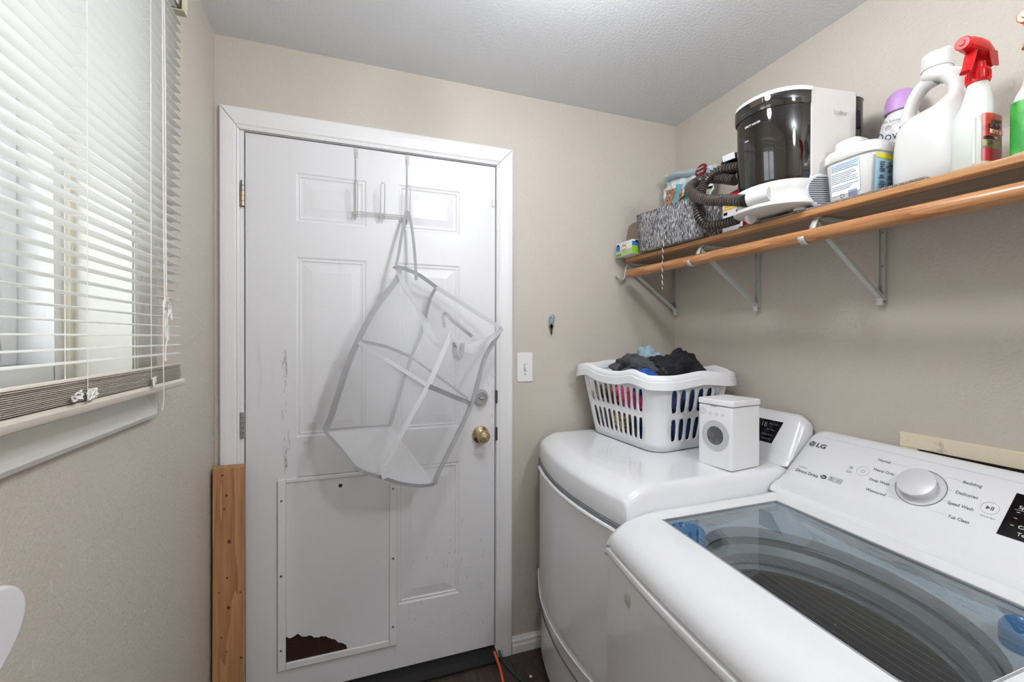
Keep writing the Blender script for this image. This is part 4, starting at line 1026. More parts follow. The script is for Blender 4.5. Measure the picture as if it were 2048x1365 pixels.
# clothes in the basket
def garment(name, c, rx, ry, rz, col, seed, label, rough=0.85, lump=0.35, n=30, rot=0.0, flat=None, var=None, floor_z=None, pts=None, cat='garment'):
    rows = []; R3 = Matrix.Rotation(rot, 3, 'Z')
    for i in range(n + 1):
        th_ = math.pi * i / n; row = []
        for j_ in range(n * 2):
            ph = math.pi * j_ / n
            d = Vector((math.sin(th_) * math.cos(ph), math.sin(th_) * math.sin(ph), math.cos(th_)))
            s = 1 + lump * noise.noise(d * 1.7 + Vector((seed, 0, 0))) + lump * 0.45 * abs(noise.noise(d * 4.1 + Vector((0, seed, 3)))) - lump * 0.25 * abs(noise.noise(Vector((d.x * 7, d.y * 7, d.z * 2)) + Vector((seed, seed, 0))))
            q = R3 @ Vector((d.x * rx * s, d.y * ry * s, d.z * rz * s))
            p = Vector(c) + q
            row.append(p)
        rows.append(row)
    mb = MB().grid(rows, False, True)
    def clampb(x, y, z):
        rel = Vector((x, y, 0)) - Vector((BC.x, BC.y, 0)); a, b_ = rel.dot(b_a), rel.dot(b_b)
        t = max(0.02, min(1.0, (z - bz(Vector((x, y, 0)))) / HB)); la, lb = A0 + (A1 - A0) * t - 0.010, B0 + (B1 - B0) * t - 0.010
        a = max(-la, min(la, a)); b_ = max(-lb, min(lb, b_))
        # rounded corners
        ra, rb = abs(a) - (la - RC), abs(b_) - (lb - RC)
        if ra > 0 and rb > 0:
            l = math.hypot(ra, rb)
            if l > RC - 0.008:
                k = (RC - 0.008) / l; a = math.copysign(la - RC + ra * k, a); b_ = math.copysign(lb - RC + rb * k, b_)
        p = Vector((BC.x, BC.y, 0)) + b_a * a + b_b * b_
        return (p.x, p.y, max(z, bz(p) + 0.006))
    mb.map(clampb)
    m_ = mat('cloth_' + name + str(seed), col, rough, bump=(380, 0.25, 0.001), var=var)
    return obj(name, mb, m_, label=label, cat=cat, group='clothes in the laundry basket')
def inb(a, b_, t): return tuple(bpt(a, b_, t))
garment('jeans', inb(-0.085, 0.02, 0.28), 0.15, 0.11, 0.075, (44, 74, 122), 1, 'dark blue jeans showing through the lower slots of the basket', lump=0.3, var=(25, (30, 50, 92), 0.4, 0.65))
garment('navy_trousers', inb(-0.13, 0.06, 0.66), 0.13, 0.10, 0.06, (32, 48, 84), 2, 'navy trousers showing through the slots beside the tin', lump=0.3)
garment('pink_shirt', inb(-0.01, -0.10, 0.68), 0.075, 0.085, 0.052, (236, 92, 142), 3, 'pink shirt showing through the upper slots of the basket', lump=0.35)
garment('green_shirt', inb(0.13, -0.08, 0.70), 0.07, 0.055, 0.05, (74, 84, 66), 4, 'olive green shirt at the far end of the basket', lump=0.3)
garment('brown_shirt', inb(0.075, -0.11, 0.69), 0.05, 0.03, 0.045, (120, 84, 62), 14, 'small brown top squeezed between the pink and olive shirts', lump=0.3)
garment('grey_shirt', inb(0.12, -0.05, 0.30), 0.12, 0.07, 0.06, (128, 130, 132), 5, 'grey shirt behind the lower slots at the far end', lump=0.35, var=(30, (196, 190, 172), 0.55, 0.62))
garment('patterned_top', inb(0.02, -0.125, 0.30), 0.05, 0.035, 0.055, (206, 190, 132), 6, 'yellow patterned top behind the lower slots of the basket', lump=0.3, var=(90, (60, 58, 54), 0.5, 0.56))
garment('blue_shirt', inb(-0.085, -0.12, 0.93), 0.075, 0.05, 0.045, (36, 86, 170), 7, 'bright blue cloth tucked under the grey jacket', lump=0.4, rot=0.4)
garment('denim_shirt', inb(0.055, 0.03, 1.17), 0.062, 0.05, 0.055, (140, 168, 184), 8, 'faded light blue denim heaped behind the grey jacket', lump=0.55, var=(60, (166, 188, 200), 0.4, 0.7))
garment('grey_jacket', inb(0.005, -0.055, 1.05), 0.085, 0.105, 0.062, (72, 73, 78), 9, 'dark grey jacket heaped on top of the basket', lump=0.5, rot=0.5, n=36)
garment('black_trousers', inb(-0.085, 0.035, 1.03), 0.105, 0.085, 0.092, (22, 22, 25), 10, 'black trousers bundled on top at the near end of the basket', lump=0.45, n=36)
garment('black_sock', inb(0.045, -0.10, 1.04), 0.032, 0.05, 0.045, (20, 20, 22), 11, 'small black cuff lying at the rim of the basket', lump=0.5)

# ------------------------------------------------------------------ toy-like tin shaped as a washing machine
tnc = Vector((1.118, 1.0605, 0)); r8 = math.radians(8)
tx = Vector((math.cos(r8), math.sin(r8), 0)); ty = Vector((-math.sin(r8), math.cos(r8), 0))     # depth axis, width axis
TD, TW, TH = 0.150, 0.132, 0.222
tz = dtop(1.10) + 0.0025
tn = empty('laundry_tin', (tnc.x + 0.06, tnc.y + 0.07, tz), 'small white metal tin made like a front loading washing machine', 'tin')
def tpnt(d, w, h): return tnc + tx * d + ty * w + Vector((0, 0, tz + h))
def rbox(d0, d1, w0, w1, h0, h1, r):
    pts = []
    for cx_, cy_, a0 in ((d1 - r, w1 - r, 0), (d0 + r, w1 - r, 90), (d0 + r, w0 + r, 180), (d1 - r, w0 + r, 270)):
        for i in range(7):
            a = math.radians(a0 + 15 * i); pts.append((cx_ + r * math.cos(a), cy_ + r * math.sin(a)))
    return MB().prism([tpnt(a, b_, h0) for a, b_ in pts], (0, 0, h1 - h0))
TINW = mat('white_lacquered_tin', (238, 238, 239), 0.3)
tb = obj('tin_body', rbox(0.002, TD - 0.002, 0.002, TW - 0.002, 0, 0.200, 0.010), TINW, tn, angle=40, bevel=0.0012)
obj('lid_seam', rbox(0.003, TD - 0.003, 0.003, TW - 0.003, 0.200, 0.2025, 0.010), mat('grey_seam', (130, 132, 136), 0.5), tn)
obj('tin_lid', rbox(0, TD, 0, TW, 0.2025, TH, 0.011), TINW, tn, angle=40, bevel=0.004)
ftn = -tx
def disc(name, w, h, r0, r1, th_, m_, par, n=40):
    prof = [(r0, 0), (r0, th_), (r1, th_), (r1, 0)] if r0 else [(0, th_), (r1, th_), (r1, 0)]
    return obj(name, MB().lathe(prof, tpnt(0.002, w, h) + tx * 0.0002, n, -ty, Vector((0, 0, 1)), ftn, cap=False), m_, par, smooth=False)
disc('door_ring', TW * 0.47, 0.103, 0.030, 0.050, 0.0016, mat('pale_grey_ring', (196, 197, 199), 0.35), tb)
disc('door_inner_ring', TW * 0.47, 0.103, 0.0, 0.044, 0.0008, mat('mid_grey_ring', (180, 181, 183), 0.35), tb)
disc('porthole', TW * 0.47, 0.103, 0.0, 0.0305, 0.0018, mat('dark_grey_porthole', (86, 87, 89), 0.3, var=(18, (106, 107, 109), 0.45, 0.55)), tb)
disc('dial_print', TW - 0.022, 0.178, 0.0105, 0.0118, 0.0006, LTPRINT, tb); disc('dial_print', TW - 0.022, 0.178, 0.0075, 0.0085, 0.0006, LTPRINT, tb)
obj('dial_print', MB().obox(tpnt(0.0018, TW - 0.022, 0.178), ty * 0.0008, Vector((0, 0, 0.007)), tx * 0.0005), LTPRINT, tb, smooth=False)
for w in (0.082, 0.058, 0.034):
    disc('button_print', w, 0.173, 0.0052, 0.006, 0.0006, LTPRINT, tb, 20); disc('button_print', w, 0.173, 0.0, 0.0022, 0.0006, LTPRINT, tb, 12)
obj('lid_tab', MB().obox(tpnt(0.0005, TW * 0.52, 0.2012), ty * 0.012, Vector((0, 0, 0.0015)), tx * 0.001), mat('grey_seam', (130, 132, 136)), tn, smooth=False)

# ------------------------------------------------------------------ wall shelf, brackets and rod
SX0 = 1.168
def zs(y): return 1.7135 - 0.0125 * (1.72 - y)           # shelf top height
sh = empty('shelf_board', (1.32, 0.9, zs(0.9)), 'orange stained wooden shelf board carrying bottles above the machines', 'shelf')
def shelf_box(x0, x1, y0, y1, zt, zb):
    mb = MB().box((x0, y0, 0), (x1, y1, 1))
    return mb.map(lambda x, y, z: (x, y, zs(y) + (zt if z > 0.5 else zb)))
obj('nosing', shelf_box(SX0, SX0 + 0.036, -0.15, 1.722, 0.0, -0.0185), SHELFW, sh, bevel=0.004)
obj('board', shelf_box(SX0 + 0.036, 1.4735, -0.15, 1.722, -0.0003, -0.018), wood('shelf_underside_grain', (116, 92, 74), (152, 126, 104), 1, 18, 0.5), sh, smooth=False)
RZ = -0.077; RX = 1.150; RR = 0.0185
rod = MB().tube([(RX, 1.665, zs(1.665) + RZ), (RX, 0.8, zs(0.8) + RZ), (RX, -0.15, zs(-0.15) + RZ)], RR, 20)
obj('closet_rod', rod, ROD, label='round varnished wooden closet rod under the shelf front', cat='rod')
def bracket(y, label):
    z0 = zs(y) - 0.0188
    t = empty('shelf_bracket', (1.46, y, z0 - 0.235), label, 'bracket', 'grey metal shelf brackets')
    w = 0.0085
    up_ = MB().box((1.470, y - w, z0 - 0.236), (1.4745, y + w, z0)); up_.box((1.462, y - w, z0 - 0.236), (1.470, y - w + 0.002, z0 - 0.012)); up_.box((1.462, y + w - 0.002, z0 - 0.236), (1.470, y + w, z0 - 0.012))
    obj('upright', up_, BRKM, t, smooth=False)
    ar = MB().box((1.195, y - w, z0 - 0.003), (1.470, y + w, z0)); ar.box((1.20, y - w, z0 - 0.012), (1.470, y - w + 0.002, z0 - 0.003)); ar.box((1.20, y + w - 0.002, z0 - 0.012), (1.470, y + w, z0 - 0.003))
    obj('arm', ar, BRKM, t, smooth=False)
    p, q = Vector((1.466, y, z0 - 0.222)), Vector((1.185, y, z0 - 0.022)); d = (q - p).normalized(); nn = d.cross(Vector((0, 1, 0)))
    br_ = MB().obox((p + q) / 2, d * ((q - p).length / 2), Vector((0, w * 0.8, 0)), nn * 0.002)
    br_.obox((p + q) / 2 + Vector((0, w * 0.75, 0)) - nn * 0.004, d * ((q - p).length / 2), Vector((0, 0.001, 0)), nn * 0.005); br_.obox((p + q) / 2 - Vector((0, w * 0.75, 0)) - nn * 0.004, d * ((q - p).length / 2), Vector((0, 0.001, 0)), nn * 0.005)
    obj('brace', br_, BRKM, t, smooth=False)
    # hook cradling the rod, continuing from the brace
    rc_ = Vector((RX, y, z0 + 0.0188 + RZ)); path = [Vector((1.215, y, z0 - 0.003)), Vector((1.190, y, z0 - 0.006)), Vector((1.178, y, z0 - 0.024))]
    for a in range(20, -190, -15):
        path.append(rc_ + Vector((math.cos(math.radians(a)) * (RR + 0.0022), 0, math.sin(math.radians(a)) * (RR + 0.0022))))
    rows = [[p_ + Vector((0, s, 0)) for s in (-w, w)] for p_ in path]
    obj('rod_hook', MB().grid(rows), BRKM, t, solid=0.0022)
    for zz in (z0 - 0.02, z0 - 0.12):
        obj('screw', MB().lathe([(0.004, 0), (0.0034, 0.0018), (0, 0.002)], (1.470, y, zz), 10, ax=(0, 1, 0), ay=(0, 0, 1), az=(-1, 0, 0), cap=False), STEEL, t)
    obj('rivet_plate', MB().obox((1.463, y, z0 - 0.226), (0.010, 0, 0), (0, w + 0.001, 0), (0, 0, 0.012)), BRKM, t, bevel=0.004)
    obj('rivet', MB().lathe([(0.0042, 0), (0.003, 0.0016), (0, 0.0018)], (1.463, y - w - 0.001, z0 - 0.226), 12, ax=(1, 0, 0), ay=(0, 0, 1), az=(0, -1, 0), cap=False), STEEL, t)
bracket(1.728, 'grey metal bracket at the corner end of the shelf')
bracket(1.274, 'middle grey metal bracket, between the corner bracket and the one nearest the viewer')
bracket(0.848, 'grey metal bracket under the white bottles, nearest the viewer')
bracket(0.36, 'grey metal shelf bracket at the near end past the orange trigger bottle')

# ribbed grey liner under the bottles
ln_ = MB(); 
for i in range(110):
    y = 1.085 - i * 0.0045
    ln_.prism([(SX0 + 0.002, y, zs(y) + 0.0004), (SX0 + 0.002, y + 0.0032, zs(y) + 0.0004), (SX0 + 0.002, y + 0.0032, zs(y) + 0.0052), (SX0 + 0.002, y, zs(y) + 0.0052)], (0.27, 0, 0))
ln_.box((SX0 + 0.003, 0.592, 0), (1.44, 1.086, 1)); k = len(ln_.v) - 8
ln_.v[k:] = [(x, y, zs(y) + (0.0035 if z > 0.5 else 0.0003)) for x, y, z in ln_.v[k:]]
obj('shelf_liner', ln_, mat('grey_rubber_liner', (122, 116, 116), 0.8, var=(300, (166, 150, 146), 0.45, 0.6)), smooth=False, label='grey ribbed shelf liner under the cleaner and the jug', cat='shelf liner')
LT = 0.0055

# ------------------------------------------------------------------ carpet cleaner with two smoked tanks
CY0, CYW, CX0, CX1 = 0.857, 0.198, 1.180, 1.328     # near side y, width, body from x to x
zc0 = zs(0.97) + LT
cl = empty('carpet_cleaner', (1.24, 0.97, zc0), 'white spot carpet cleaner with smoked dirty water tank on the shelf', 'carpet cleaner')
def rot_c(x, y, z):        # slight turn so its near flank runs back towards the wall
    return (x, y - 0.155 * (x - CX0), z)
def stadium(x0, x1, f_bulge, b_bulge, inset=0.0, n=14):
    """plan outline: flat flanks, elliptical caps at both ends"""
    y0, y1 = CY0 + inset, CY0 + CYW - inset; yc, hw = (y0 + y1) / 2, (y1 - y0) / 2; pts = []
    for i in range(n + 1):
        a = math.radians(-90 - 180 * i / n); pts.append((x0 + math.copysign(abs(math.cos(a)) ** 0.92, math.cos(a)) * f_bulge, yc + hw * math.copysign(abs(math.sin(a)) ** 0.88, math.sin(a))))
    for i in range(n + 1):
        a = math.radians(90 - 180 * i / n); pts.append((x1 + math.copysign(abs(math.cos(a)) ** 0.92, math.cos(a)) * b_bulge, yc + hw * math.copysign(abs(math.sin(a)) ** 0.88, math.sin(a))))
    return pts
def prof_solid(outs, par, name, m_, cap=True, angle=40, **k):
    mb = MB(); rows = [[rot_c(x, y, z) for x, y in pts] for pts, z in outs]
    mb.grid(rows, False, True); n = len(rows[0])
    if cap: mb.f.append(tuple(range(n))[::-1]); mb.f.append(tuple((len(rows) - 1) * n + i for i in range(n)))
    return obj(name, mb, m_, par, angle=angle, **k)
CLW = mat('cleaner_white_plastic', (218, 218, 216), 0.35)
CLG = mat('cleaner_warm_white', (214, 211, 206), 0.45)
zt0, ztop = zc0 + 0.083, 2.045
base = prof_solid([(stadium(CX0 - 0.004, CX1, 0.094, 0.070, -0.002), zc0 + 0.010), (stadium(CX0 - 0.004, CX1, 0.100, 0.074, -0.007), zc0 + 0.014), (stadium(CX0 - 0.004, CX1, 0.100, 0.074, -0.007), zc0 + 0.022), (stadium(CX0, CX1, 0.093, 0.075, -0.004), zc0 + 0.028),
                   (stadium(CX0, CX1, 0.092, 0.075, -0.002), zc0 + 0.055), (stadium(CX0, CX1, 0.098, 0.074, -0.004), zc0 + 0.062), (stadium(CX0, CX1, 0.096, 0.074, -0.003), zt0 - 0.004), (stadium(CX0, CX1, 0.088, 0.07, 0.002), zt0)], cl, 'base', CLW)
for (x, y, r) in ((1.19, 0.895, 0.018), (1.19, 1.045, 0.018), (1.36, 0.90, 0.015), (1.36, 1.02, 0.015)):
    obj('foot', MB().lathe([(r * 0.6, 0), (r, 0.003), (r, 0.008), (r * 0.8, 0.012)], rot_c(x, y, zs(y) + LT), 16), WHITEP, base)
obj('wheel', MB().lathe([(0.0, -0.006), (0.017, -0.006), (0.019, 0.0), (0.017, 0.006), (0.0, 0.006)], (1.128, 1.005, zc0 + 0.005), 20, ax=(1, 0, 0), ay=(0, 0, 1), az=(0, -1, 0), cap=False), WHITEP, base)
vs_ = MB()
for i in range(6):
    y = CY0 + 0.006; x = CX0 - 0.03 + i * 0.008
vs_ = MB()
for i in range(5): vs_.box((CX0 + 0.006 + i * 0.008, CY0 - 0.0015 + 0.0, zc0 + 0.033), (CX0 + 0.009 + i * 0.008, CY0 + 0.006, zc0 + 0.052))
vs_.map(rot_c); obj('vent_slots', vs_, mat('grey_vent', (130, 130, 132), 0.6), base, smooth=False)
# central white body between the tanks
prof_solid([([(CX0, CY0), (CX0, CY0 + CYW), (CX1, CY0 + CYW), (CX1, CY0)], z) for z in (zt0 - 0.002, ztop)], cl, 'center_body', CLG, bevel=0.003)
obj('lettering', text_mb('Lydsto', 0.020, rot_c(CX0 + 0.072, CY0 - 0.0006, 1.974), (1, -0.155, 0), (0, 0, 1), width=0.042), mat('pale_logo', (176, 173, 168), 0.5), cl, smooth=False)
# dirty water tank in front
def half(x0, bulge, inset, front=True, n=20):
    y0, y1 = CY0 + inset, CY0 + CYW - inset; yc, hw = (y0 + y1) / 2, (y1 - y0) / 2; pts = []
    for i in range(n + 1):
        a = math.pi * i / n; sx = -1 if front else 1
        pts.append((x0 + sx * bulge * math.sin(a) ** 0.92, yc - hw * math.copysign(abs(math.cos(a)) ** 0.88, math.cos(a))))
    return pts
tk = prof_solid([(half(CX0 - 0.001, 0.086, 0.004), zt0 + 0.001), (half(CX0 - 0.001, 0.090, 0.001), zt0 + 0.01), (half(CX0 - 0.001, 0.096, 0.001), zt0 + 0.19), (half(CX0 - 0.001, 0.098, 0.0005), ztop - 0.045)], cl, 'dirty_water_tank', SMOKE, cap=False)
prof_solid([(half(CX0 - 0.012, 0.058, 0.022), zt0 + 0.003), (half(CX0 - 0.012, 0.060, 0.020), zt0 + 0.095), (half(CX0 - 0.012, 0.04, 0.05), zt0 + 0.115)], tk, 'filter_cup', mat('black_filter_cup', (18, 18, 20), 0.25))
prof_solid([(half(CX0 - 0.002, 0.099, -0.0005), ztop - 0.048), (half(CX0 - 0.002, 0.1015, -0.002), ztop - 0.044), (half(CX0 - 0.002, 0.102, -0.002), ztop - 0.012)], cl, 'tank_collar', see_through('smoked_collar', (30, 26, 24), 0.8, 0.06, tint=(60, 52, 48)), cap=True)
obj('tank_back', MB().add([rot_c(CX0 - 0.002, CY0 + 0.003, zt0), rot_c(CX0 - 0.002, CY0 + CYW - 0.003, zt0), rot_c(CX0 - 0.002, CY0 + CYW - 0.003, ztop - 0.012), rot_c(CX0 - 0.002, CY0 + 0.003, ztop - 0.012)], [(0, 1, 2, 3)]), mat('taupe_tank_back', (120, 104, 94), 0.5), tk, smooth=False)
prof_solid([(half(CX0 + 0.003, 0.106, -0.003), ztop - 0.012), (half(CX0 + 0.003, 0.106, -0.003), ztop - 0.003), (half(CX0 + 0.003, 0.100, 0.001), ztop + 0.002)], cl, 'tank_lid', CLW)
obj('latch', MB().obox(rot_c(CX0 - 0.097, 0.928, ztop - 0.022), (0.006, 0, 0), (-0.003, 0.020, 0), (0, 0, 0.010)), mat('bronze_latch', (62, 50, 44), 0.25), cl, bevel=0.003)
for i, (y_, z1) in enumerate(((0.90, 1.93), (0.93, 1.935))):
    obj('inner_tube', MB().tube([(CX0 - 0.02, y_, ztop - 0.05), (CX0 - 0.02, y_, z1)], 0.007, 10), mat('taupe_tube', (134, 118, 108), 0.4), tk)
obj('lettering', text_mb('DIRTY WATER', 0.0085, (1.0803, 0.984, 1.966), (0.08, -0.99, 0), (0, 0, 1), width=0.048), WPRINT, tk, smooth=False)
obj('lettering', text_mb('MAX', 0.006, (1.0803, 0.984, 1.925), (0.05, -0.99, 0), (0, 0, 1)), WPRINT, tk, smooth=False)
# clean water tank at the wall end
prof_solid([(half(CX1 + 0.001, 0.070, 0.001, False), zt0 + 0.001), (half(CX1 + 0.001, 0.072, 0.001, False), ztop - 0.012)], cl, 'clean_water_tank', SMOKE, cap=False)
prof_solid([(half(CX1 + 0.001, 0.074, 0.0, False), ztop - 0.012), (half(CX1 + 0.001, 0.072, 0.001, False), ztop - 0.001)], cl, 'clean_tank_lid', CLG)
# hose outlet and ribbed hose
HO = Vector((1.085, 0.966, zc0 + 0.046)); hd = Vector((-0.20, 0.98, -0.02)).normalized()
obj('hose_outlet', MB().tube([HO - hd * 0.055, HO - hd * 0.01, HO + hd * 0.004], [0.019, 0.0225, 0.0235], 24), CLW, cl)
obj('hose_cuff', MB().tube([HO + hd * 0.0, HO + hd * 0.008, HO + hd * 0.018, HO + hd * 0.026], [0.0225, 0.020, 0.0185, 0.017], 20), BLACK, cl)
HOSE = mat('ribbed_brown_black_hose', (72, 64, 60), 0.28, coat=0.4)
def ribbed(pts, r, pitch, n=10, jump=0.82):
    P = smooth_path(pts, 14); L = sum((b_ - a).length for a, b_ in zip(P, P[1:])); m_ = int(L / pitch * 5); path, rs = [], []
    for i in range(m_ + 1):
        path.append(at_path(P, i / m_)); rs.append(r * (1.0 if i % 5 in (0, 1, 2) else jump))
    return MB().tube(path, rs, n)
def sc_(pts): return pts
hose_pts = [HO + hd * 0.02, (1.082, 1.012, 1.765), (1.086, 1.066, 1.782), (1.090, 1.127, 1.800), (1.100, 1.195, 1.832), (1.130, 1.266, 1.884), (1.175, 1.292, 1.920), (1.205, 1.262, 1.930), (1.205, 1.196, 1.908), (1.20, 1.13, 1.880)]
h_ = obj('hose', ribbed(hose_pts, 0.0178, 0.0112, 16, 0.70), HOSE, cl, angle=60)
hose2 = [(1.20, 1.12, 1.885), (1.215, 1.085, 1.895), (1.225, 1.12, 1.925), (1.215, 1.165, 1.936), (1.195, 1.212, 1.935), (1.175, 1.240, 1.905), (1.150, 1.232, 1.862), (1.128, 1.222, 1.815), (1.120, 1.210, 1.772), (1.128, 1.180, 1.735), (1.142, 1.13, 1.728), (1.148, 1.07, 1.729)]
obj('hose', ribbed(hose2, 0.0162, 0.0108, 16, 0.70), HOSE, cl, angle=60)
# round slotted brush leaning between cleaner and tub
bc_ = Vector((1.208, 0.8465, zs(0.84) + LT + 0.048)); bn = Vector((-0.30, -0.95, 0.05)).normalized(); bu = Vector((0, 0, 1)); bs = bn.cross(bu).normalized(); bu = bs.cross(bn)
rb = empty('round_brush', tuple(bc_ - Vector((0, 0, 0.048))), 'round pale grey slotted brush head between the cleaner and the white tub', 'brush head')
obj('disc', MB().lathe([(0.0, 0.004), (0.043, 0.004), (0.048, 0.0), (0.046, -0.008), (0.0, -0.010)], bc_, 32, bs, bu, bn, cap=False), mat('pale_grey_plastic', (196, 200, 206), 0.35), rb)
for i in range(13):
    hh = -0.036 + i * 0.006; w_ = math.sqrt(max(0, 0.040 ** 2 - hh ** 2))
    obj('slot', MB().obox(bc_ + bu * hh + bn * 0.0044, bs * w_, bu * 0.0013, bn * 0.0008), mat('dark_slot', (70, 74, 80), 0.6), rb, smooth=False)

# ------------------------------------------------------------------ bottles and boxes on the shelf
def loft(secs, n=28, p=2.0, cap=True):
    """secs: (z, xc, yc, hx, hy[, power]) superellipse sections"""
    rows = []
    for s in secs:
        z, xc_, yc, hx, hy = s[:5]; pw_ = s[5] if len(s) > 5 else p; row = []
        for k in range(n):
            a = 2 * math.pi * k / n; c, q = math.cos(a), math.sin(a)
            row.append((xc_ + hx * math.copysign(abs(c) ** (2 / pw_), c), yc + hy * math.copysign(abs(q) ** (2 / pw_), q), z))
        rows.append(row)
    mb = MB().grid(rows, False, True)
    if cap: mb.f.append(tuple(range(n))[::-1]); mb.f.append(tuple((len(rows) - 1) * n + i for i in range(n)))
    return mb
HDPE = mat('white_hdpe', (218, 217, 214), 0.35)
HDPE2 = mat('milky_bottle', (212, 219, 212), 0.35)

# detergent jug with a handle
y0 = 0.628; zb = zs(y0) + LT; xc0 = 1.277
jg = empty('detergent_jug', (xc0, y0, zb), 'big blank white detergent jug with an open handle beside the red trigger bottle', 'jug')
secs = [(zb, xc0, y0, 0.043, 0.070, 2.9), (zb + 0.006, xc0, y0, 0.049, 0.077, 2.9), (zb + 0.05, xc0, y0, 0.050, 0.078, 2.9), (zb + 0.10, xc0, y0, 0.050, 0.0765, 2.9), (zb + 0.145, xc0, y0 - 0.001, 0.048, 0.073, 2.8), (zb + 0.166, xc0, y0 - 0.006, 0.046, 0.066, 2.7), (zb + 0.176, xc0 + 0.002, y0 - 0.034, 0.044, 0.036, 2.5),
        (zb + 0.195, xc0 + 0.003, y0 - 0.050, 0.041, 0.022, 2.3), (zb + 0.220, xc0 + 0.003, y0 - 0.046, 0.038, 0.021, 2.3), (zb + 0.240, xc0 + 0.002, y0 - 0.034, 0.035, 0.026, 2.3), (zb + 0.252, xc0, y0 - 0.012, 0.032, 0.036, 2.2), (zb + 0.262, xc0, y0, 0.029, 0.030, 2), (zb + 0.270, xc0, y0, 0.0265, 0.0265, 2), (zb + 0.278, xc0, y0, 0.026, 0.026, 2)]
obj('jug_body', loft(secs, 40), HDPE, jg, angle=60)
hpth = smooth_path([(xc0, y0 + 0.004, zb + 0.254), (xc0, y0 + 0.026, zb + 0.246), (xc0, y0 + 0.042, zb + 0.226), (xc0, y0 + 0.052, zb + 0.200), (xc0, y0 + 0.057, zb + 0.172), (xc0, y0 + 0.056, zb + 0.14)], 6)
obj('jug_handle', MB().tube(hpth, [0.0185 - 0.003 * math.sin(math.pi * i / (len(hpth) - 1)) for i in range(len(hpth))], 18, flat=0.9, up=(0, 0, 1)), HDPE, jg)
capc = (xc0, y0, zb + 0.272)
cpj = obj('cap', MB().lathe([(0.0, 0.0), (0.0285, 0.0), (0.0295, 0.002), (0.0275, 0.034), (0.0255, 0.036), (0.0, 0.036)], capc, 32, cap=False), HDPE, jg)
obj('cap_lip', MB().lathe([(0.0, 0.035), (0.012, 0.035), (0.011, 0.043), (0.0, 0.043)], (capc[0] + 0.006, capc[1] - 0.014, capc[2]), 20, cap=False), HDPE, cpj)

def trigger_bottle(x_, y_, label, col, neck, name, lab, body_m, hd_):
    z_ = zs(y_) + 0.0006
    t = empty(name, (x_, y_, z_), label, 'spray bottle', 'trigger spray bottles at the near end of the shelf')
    secs = [(z_, x_, y_, 0.033, 0.028, 3.6), (z_ + 0.004, x_, y_, 0.036, 0.031, 3.6), (z_ + 0.085, x_, y_, 0.036, 0.031, 3.6), (z_ + 0.105, x_, y_, 0.034, 0.030, 3.2), (z_ + 0.122, x_, y_ - 0.001, 0.031, 0.027, 2.8), (z_ + 0.135, x_, y_ - 0.002, 0.026, 0.0235, 2.3), (z_ + 0.175, x_, y_ - 0.003, 0.0165, 0.0165, 2), (z_ + 0.186, x_, y_ - 0.003, 0.015, 0.015, 2)]
    b_ = obj('bottle_body', loft(secs, 32), body_m, t, angle=50)
    TM = mat(name + '_trigger_plastic', col, 0.28)
    c = Vector((x_, y_ - 0.003, z_)); d = Vector((hd_[0], hd_[1], 0)).normalized(); s = Vector((-d.y, d.x, 0)); u = Vector((0, 0, 1))
    rg = [(0.0178, 0.180), (0.0185, 0.182)] + [(0.0185, 0.204), (0.0165, 0.208), (0.012, 0.210), (0.012, 0.222), (0.0, 0.222)]
    col_ = obj('neck_ring', MB().lathe([(0.0, 0.180)] + rg, c, 28, cap=False), TM, t)
    rb_ = MB()
    for k in range(22):
        a = 2 * math.pi * k / 22; rb_.obox(c + Vector((math.cos(a), math.sin(a), 0)) * 0.0186 + u * 0.193, Vector((math.cos(a), math.sin(a), 0)) * 0.0008, Vector((-math.sin(a), math.cos(a), 0)) * 0.0011, u * 0.008)
    obj('grip_ribs', rb_, TM, col_, smooth=False)
    # shroud: curved housing from the back of the head to the nozzle
    rows = []
    for (q, h, hw, hh) in ((-0.034, 0.222, 0.004, 0.004), (-0.031, 0.230, 0.012, 0.013), (-0.022, 0.242, 0.0155, 0.016), (-0.006, 0.2505, 0.0165, 0.0165), (0.012, 0.254, 0.0155, 0.0155), (0.030, 0.255, 0.0135, 0.0140), (0.038, 0.255, 0.0130, 0.0135)):
        rows.append([c + d * q + s * (hw * math.copysign(abs(math.cos(a)) ** 0.7, math.cos(a))) + u * (h + hh * math.copysign(abs(math.sin(a)) ** 0.7, math.sin(a))) for a in [2 * math.pi * k / 20 for k in range(20)]])
    mb = MB().grid(rows, False, True); mb.f.append(tuple(range(20))); mb.f.append(tuple(6 * 20 + i for i in range(20))[::-1])
    obj('shroud', mb, TM, t)
    sk = MB()
    for sg in (-1, 1):
        sk.prism([c + d * a + s * (sg * 0.0135) + u * h for a, h in ((-0.034, 0.216), (-0.012, 0.214), (-0.002, 0.245), (-0.030, 0.245))], s * (0.0022 * sg))
    obj('shroud_skirt', sk, TM, t, smooth=False)
    nz = obj('nozzle', MB().tube([c + d * 0.036 + u * 0.255, c + d * 0.050 + u * 0.255], 0.0135, 20, flat=1.0), TM, t, bevel=0.002)
    obj('nozzle_tip', MB().tube([c + d * 0.049 + u * 0.255, c + d * 0.0525 + u * 0.255], [0.0065, 0.0045], 16), TM, nz)
    tgp = smooth_path([c + d * 0.020 + u * 0.246, c + d * 0.026 + u * 0.230, c + d * 0.032 + u * 0.212, c + d * 0.041 + u * 0.196], 5)
    obj('trigger', MB().tube(tgp, [0.0105 - 0.0015 * i / (len(tgp) - 1) for i in range(len(tgp))], 14, flat=0.55, up=tuple(d)), TM, t)
    return t, b_, z_
sp, sb, sz = trigger_bottle(1.216, 0.533, 'white trigger bottle with a red sprayer and a red orange label', (214, 20, 26), 0, 'red_trigger_bottle', None, HDPE2, (-1.0, 0.06))
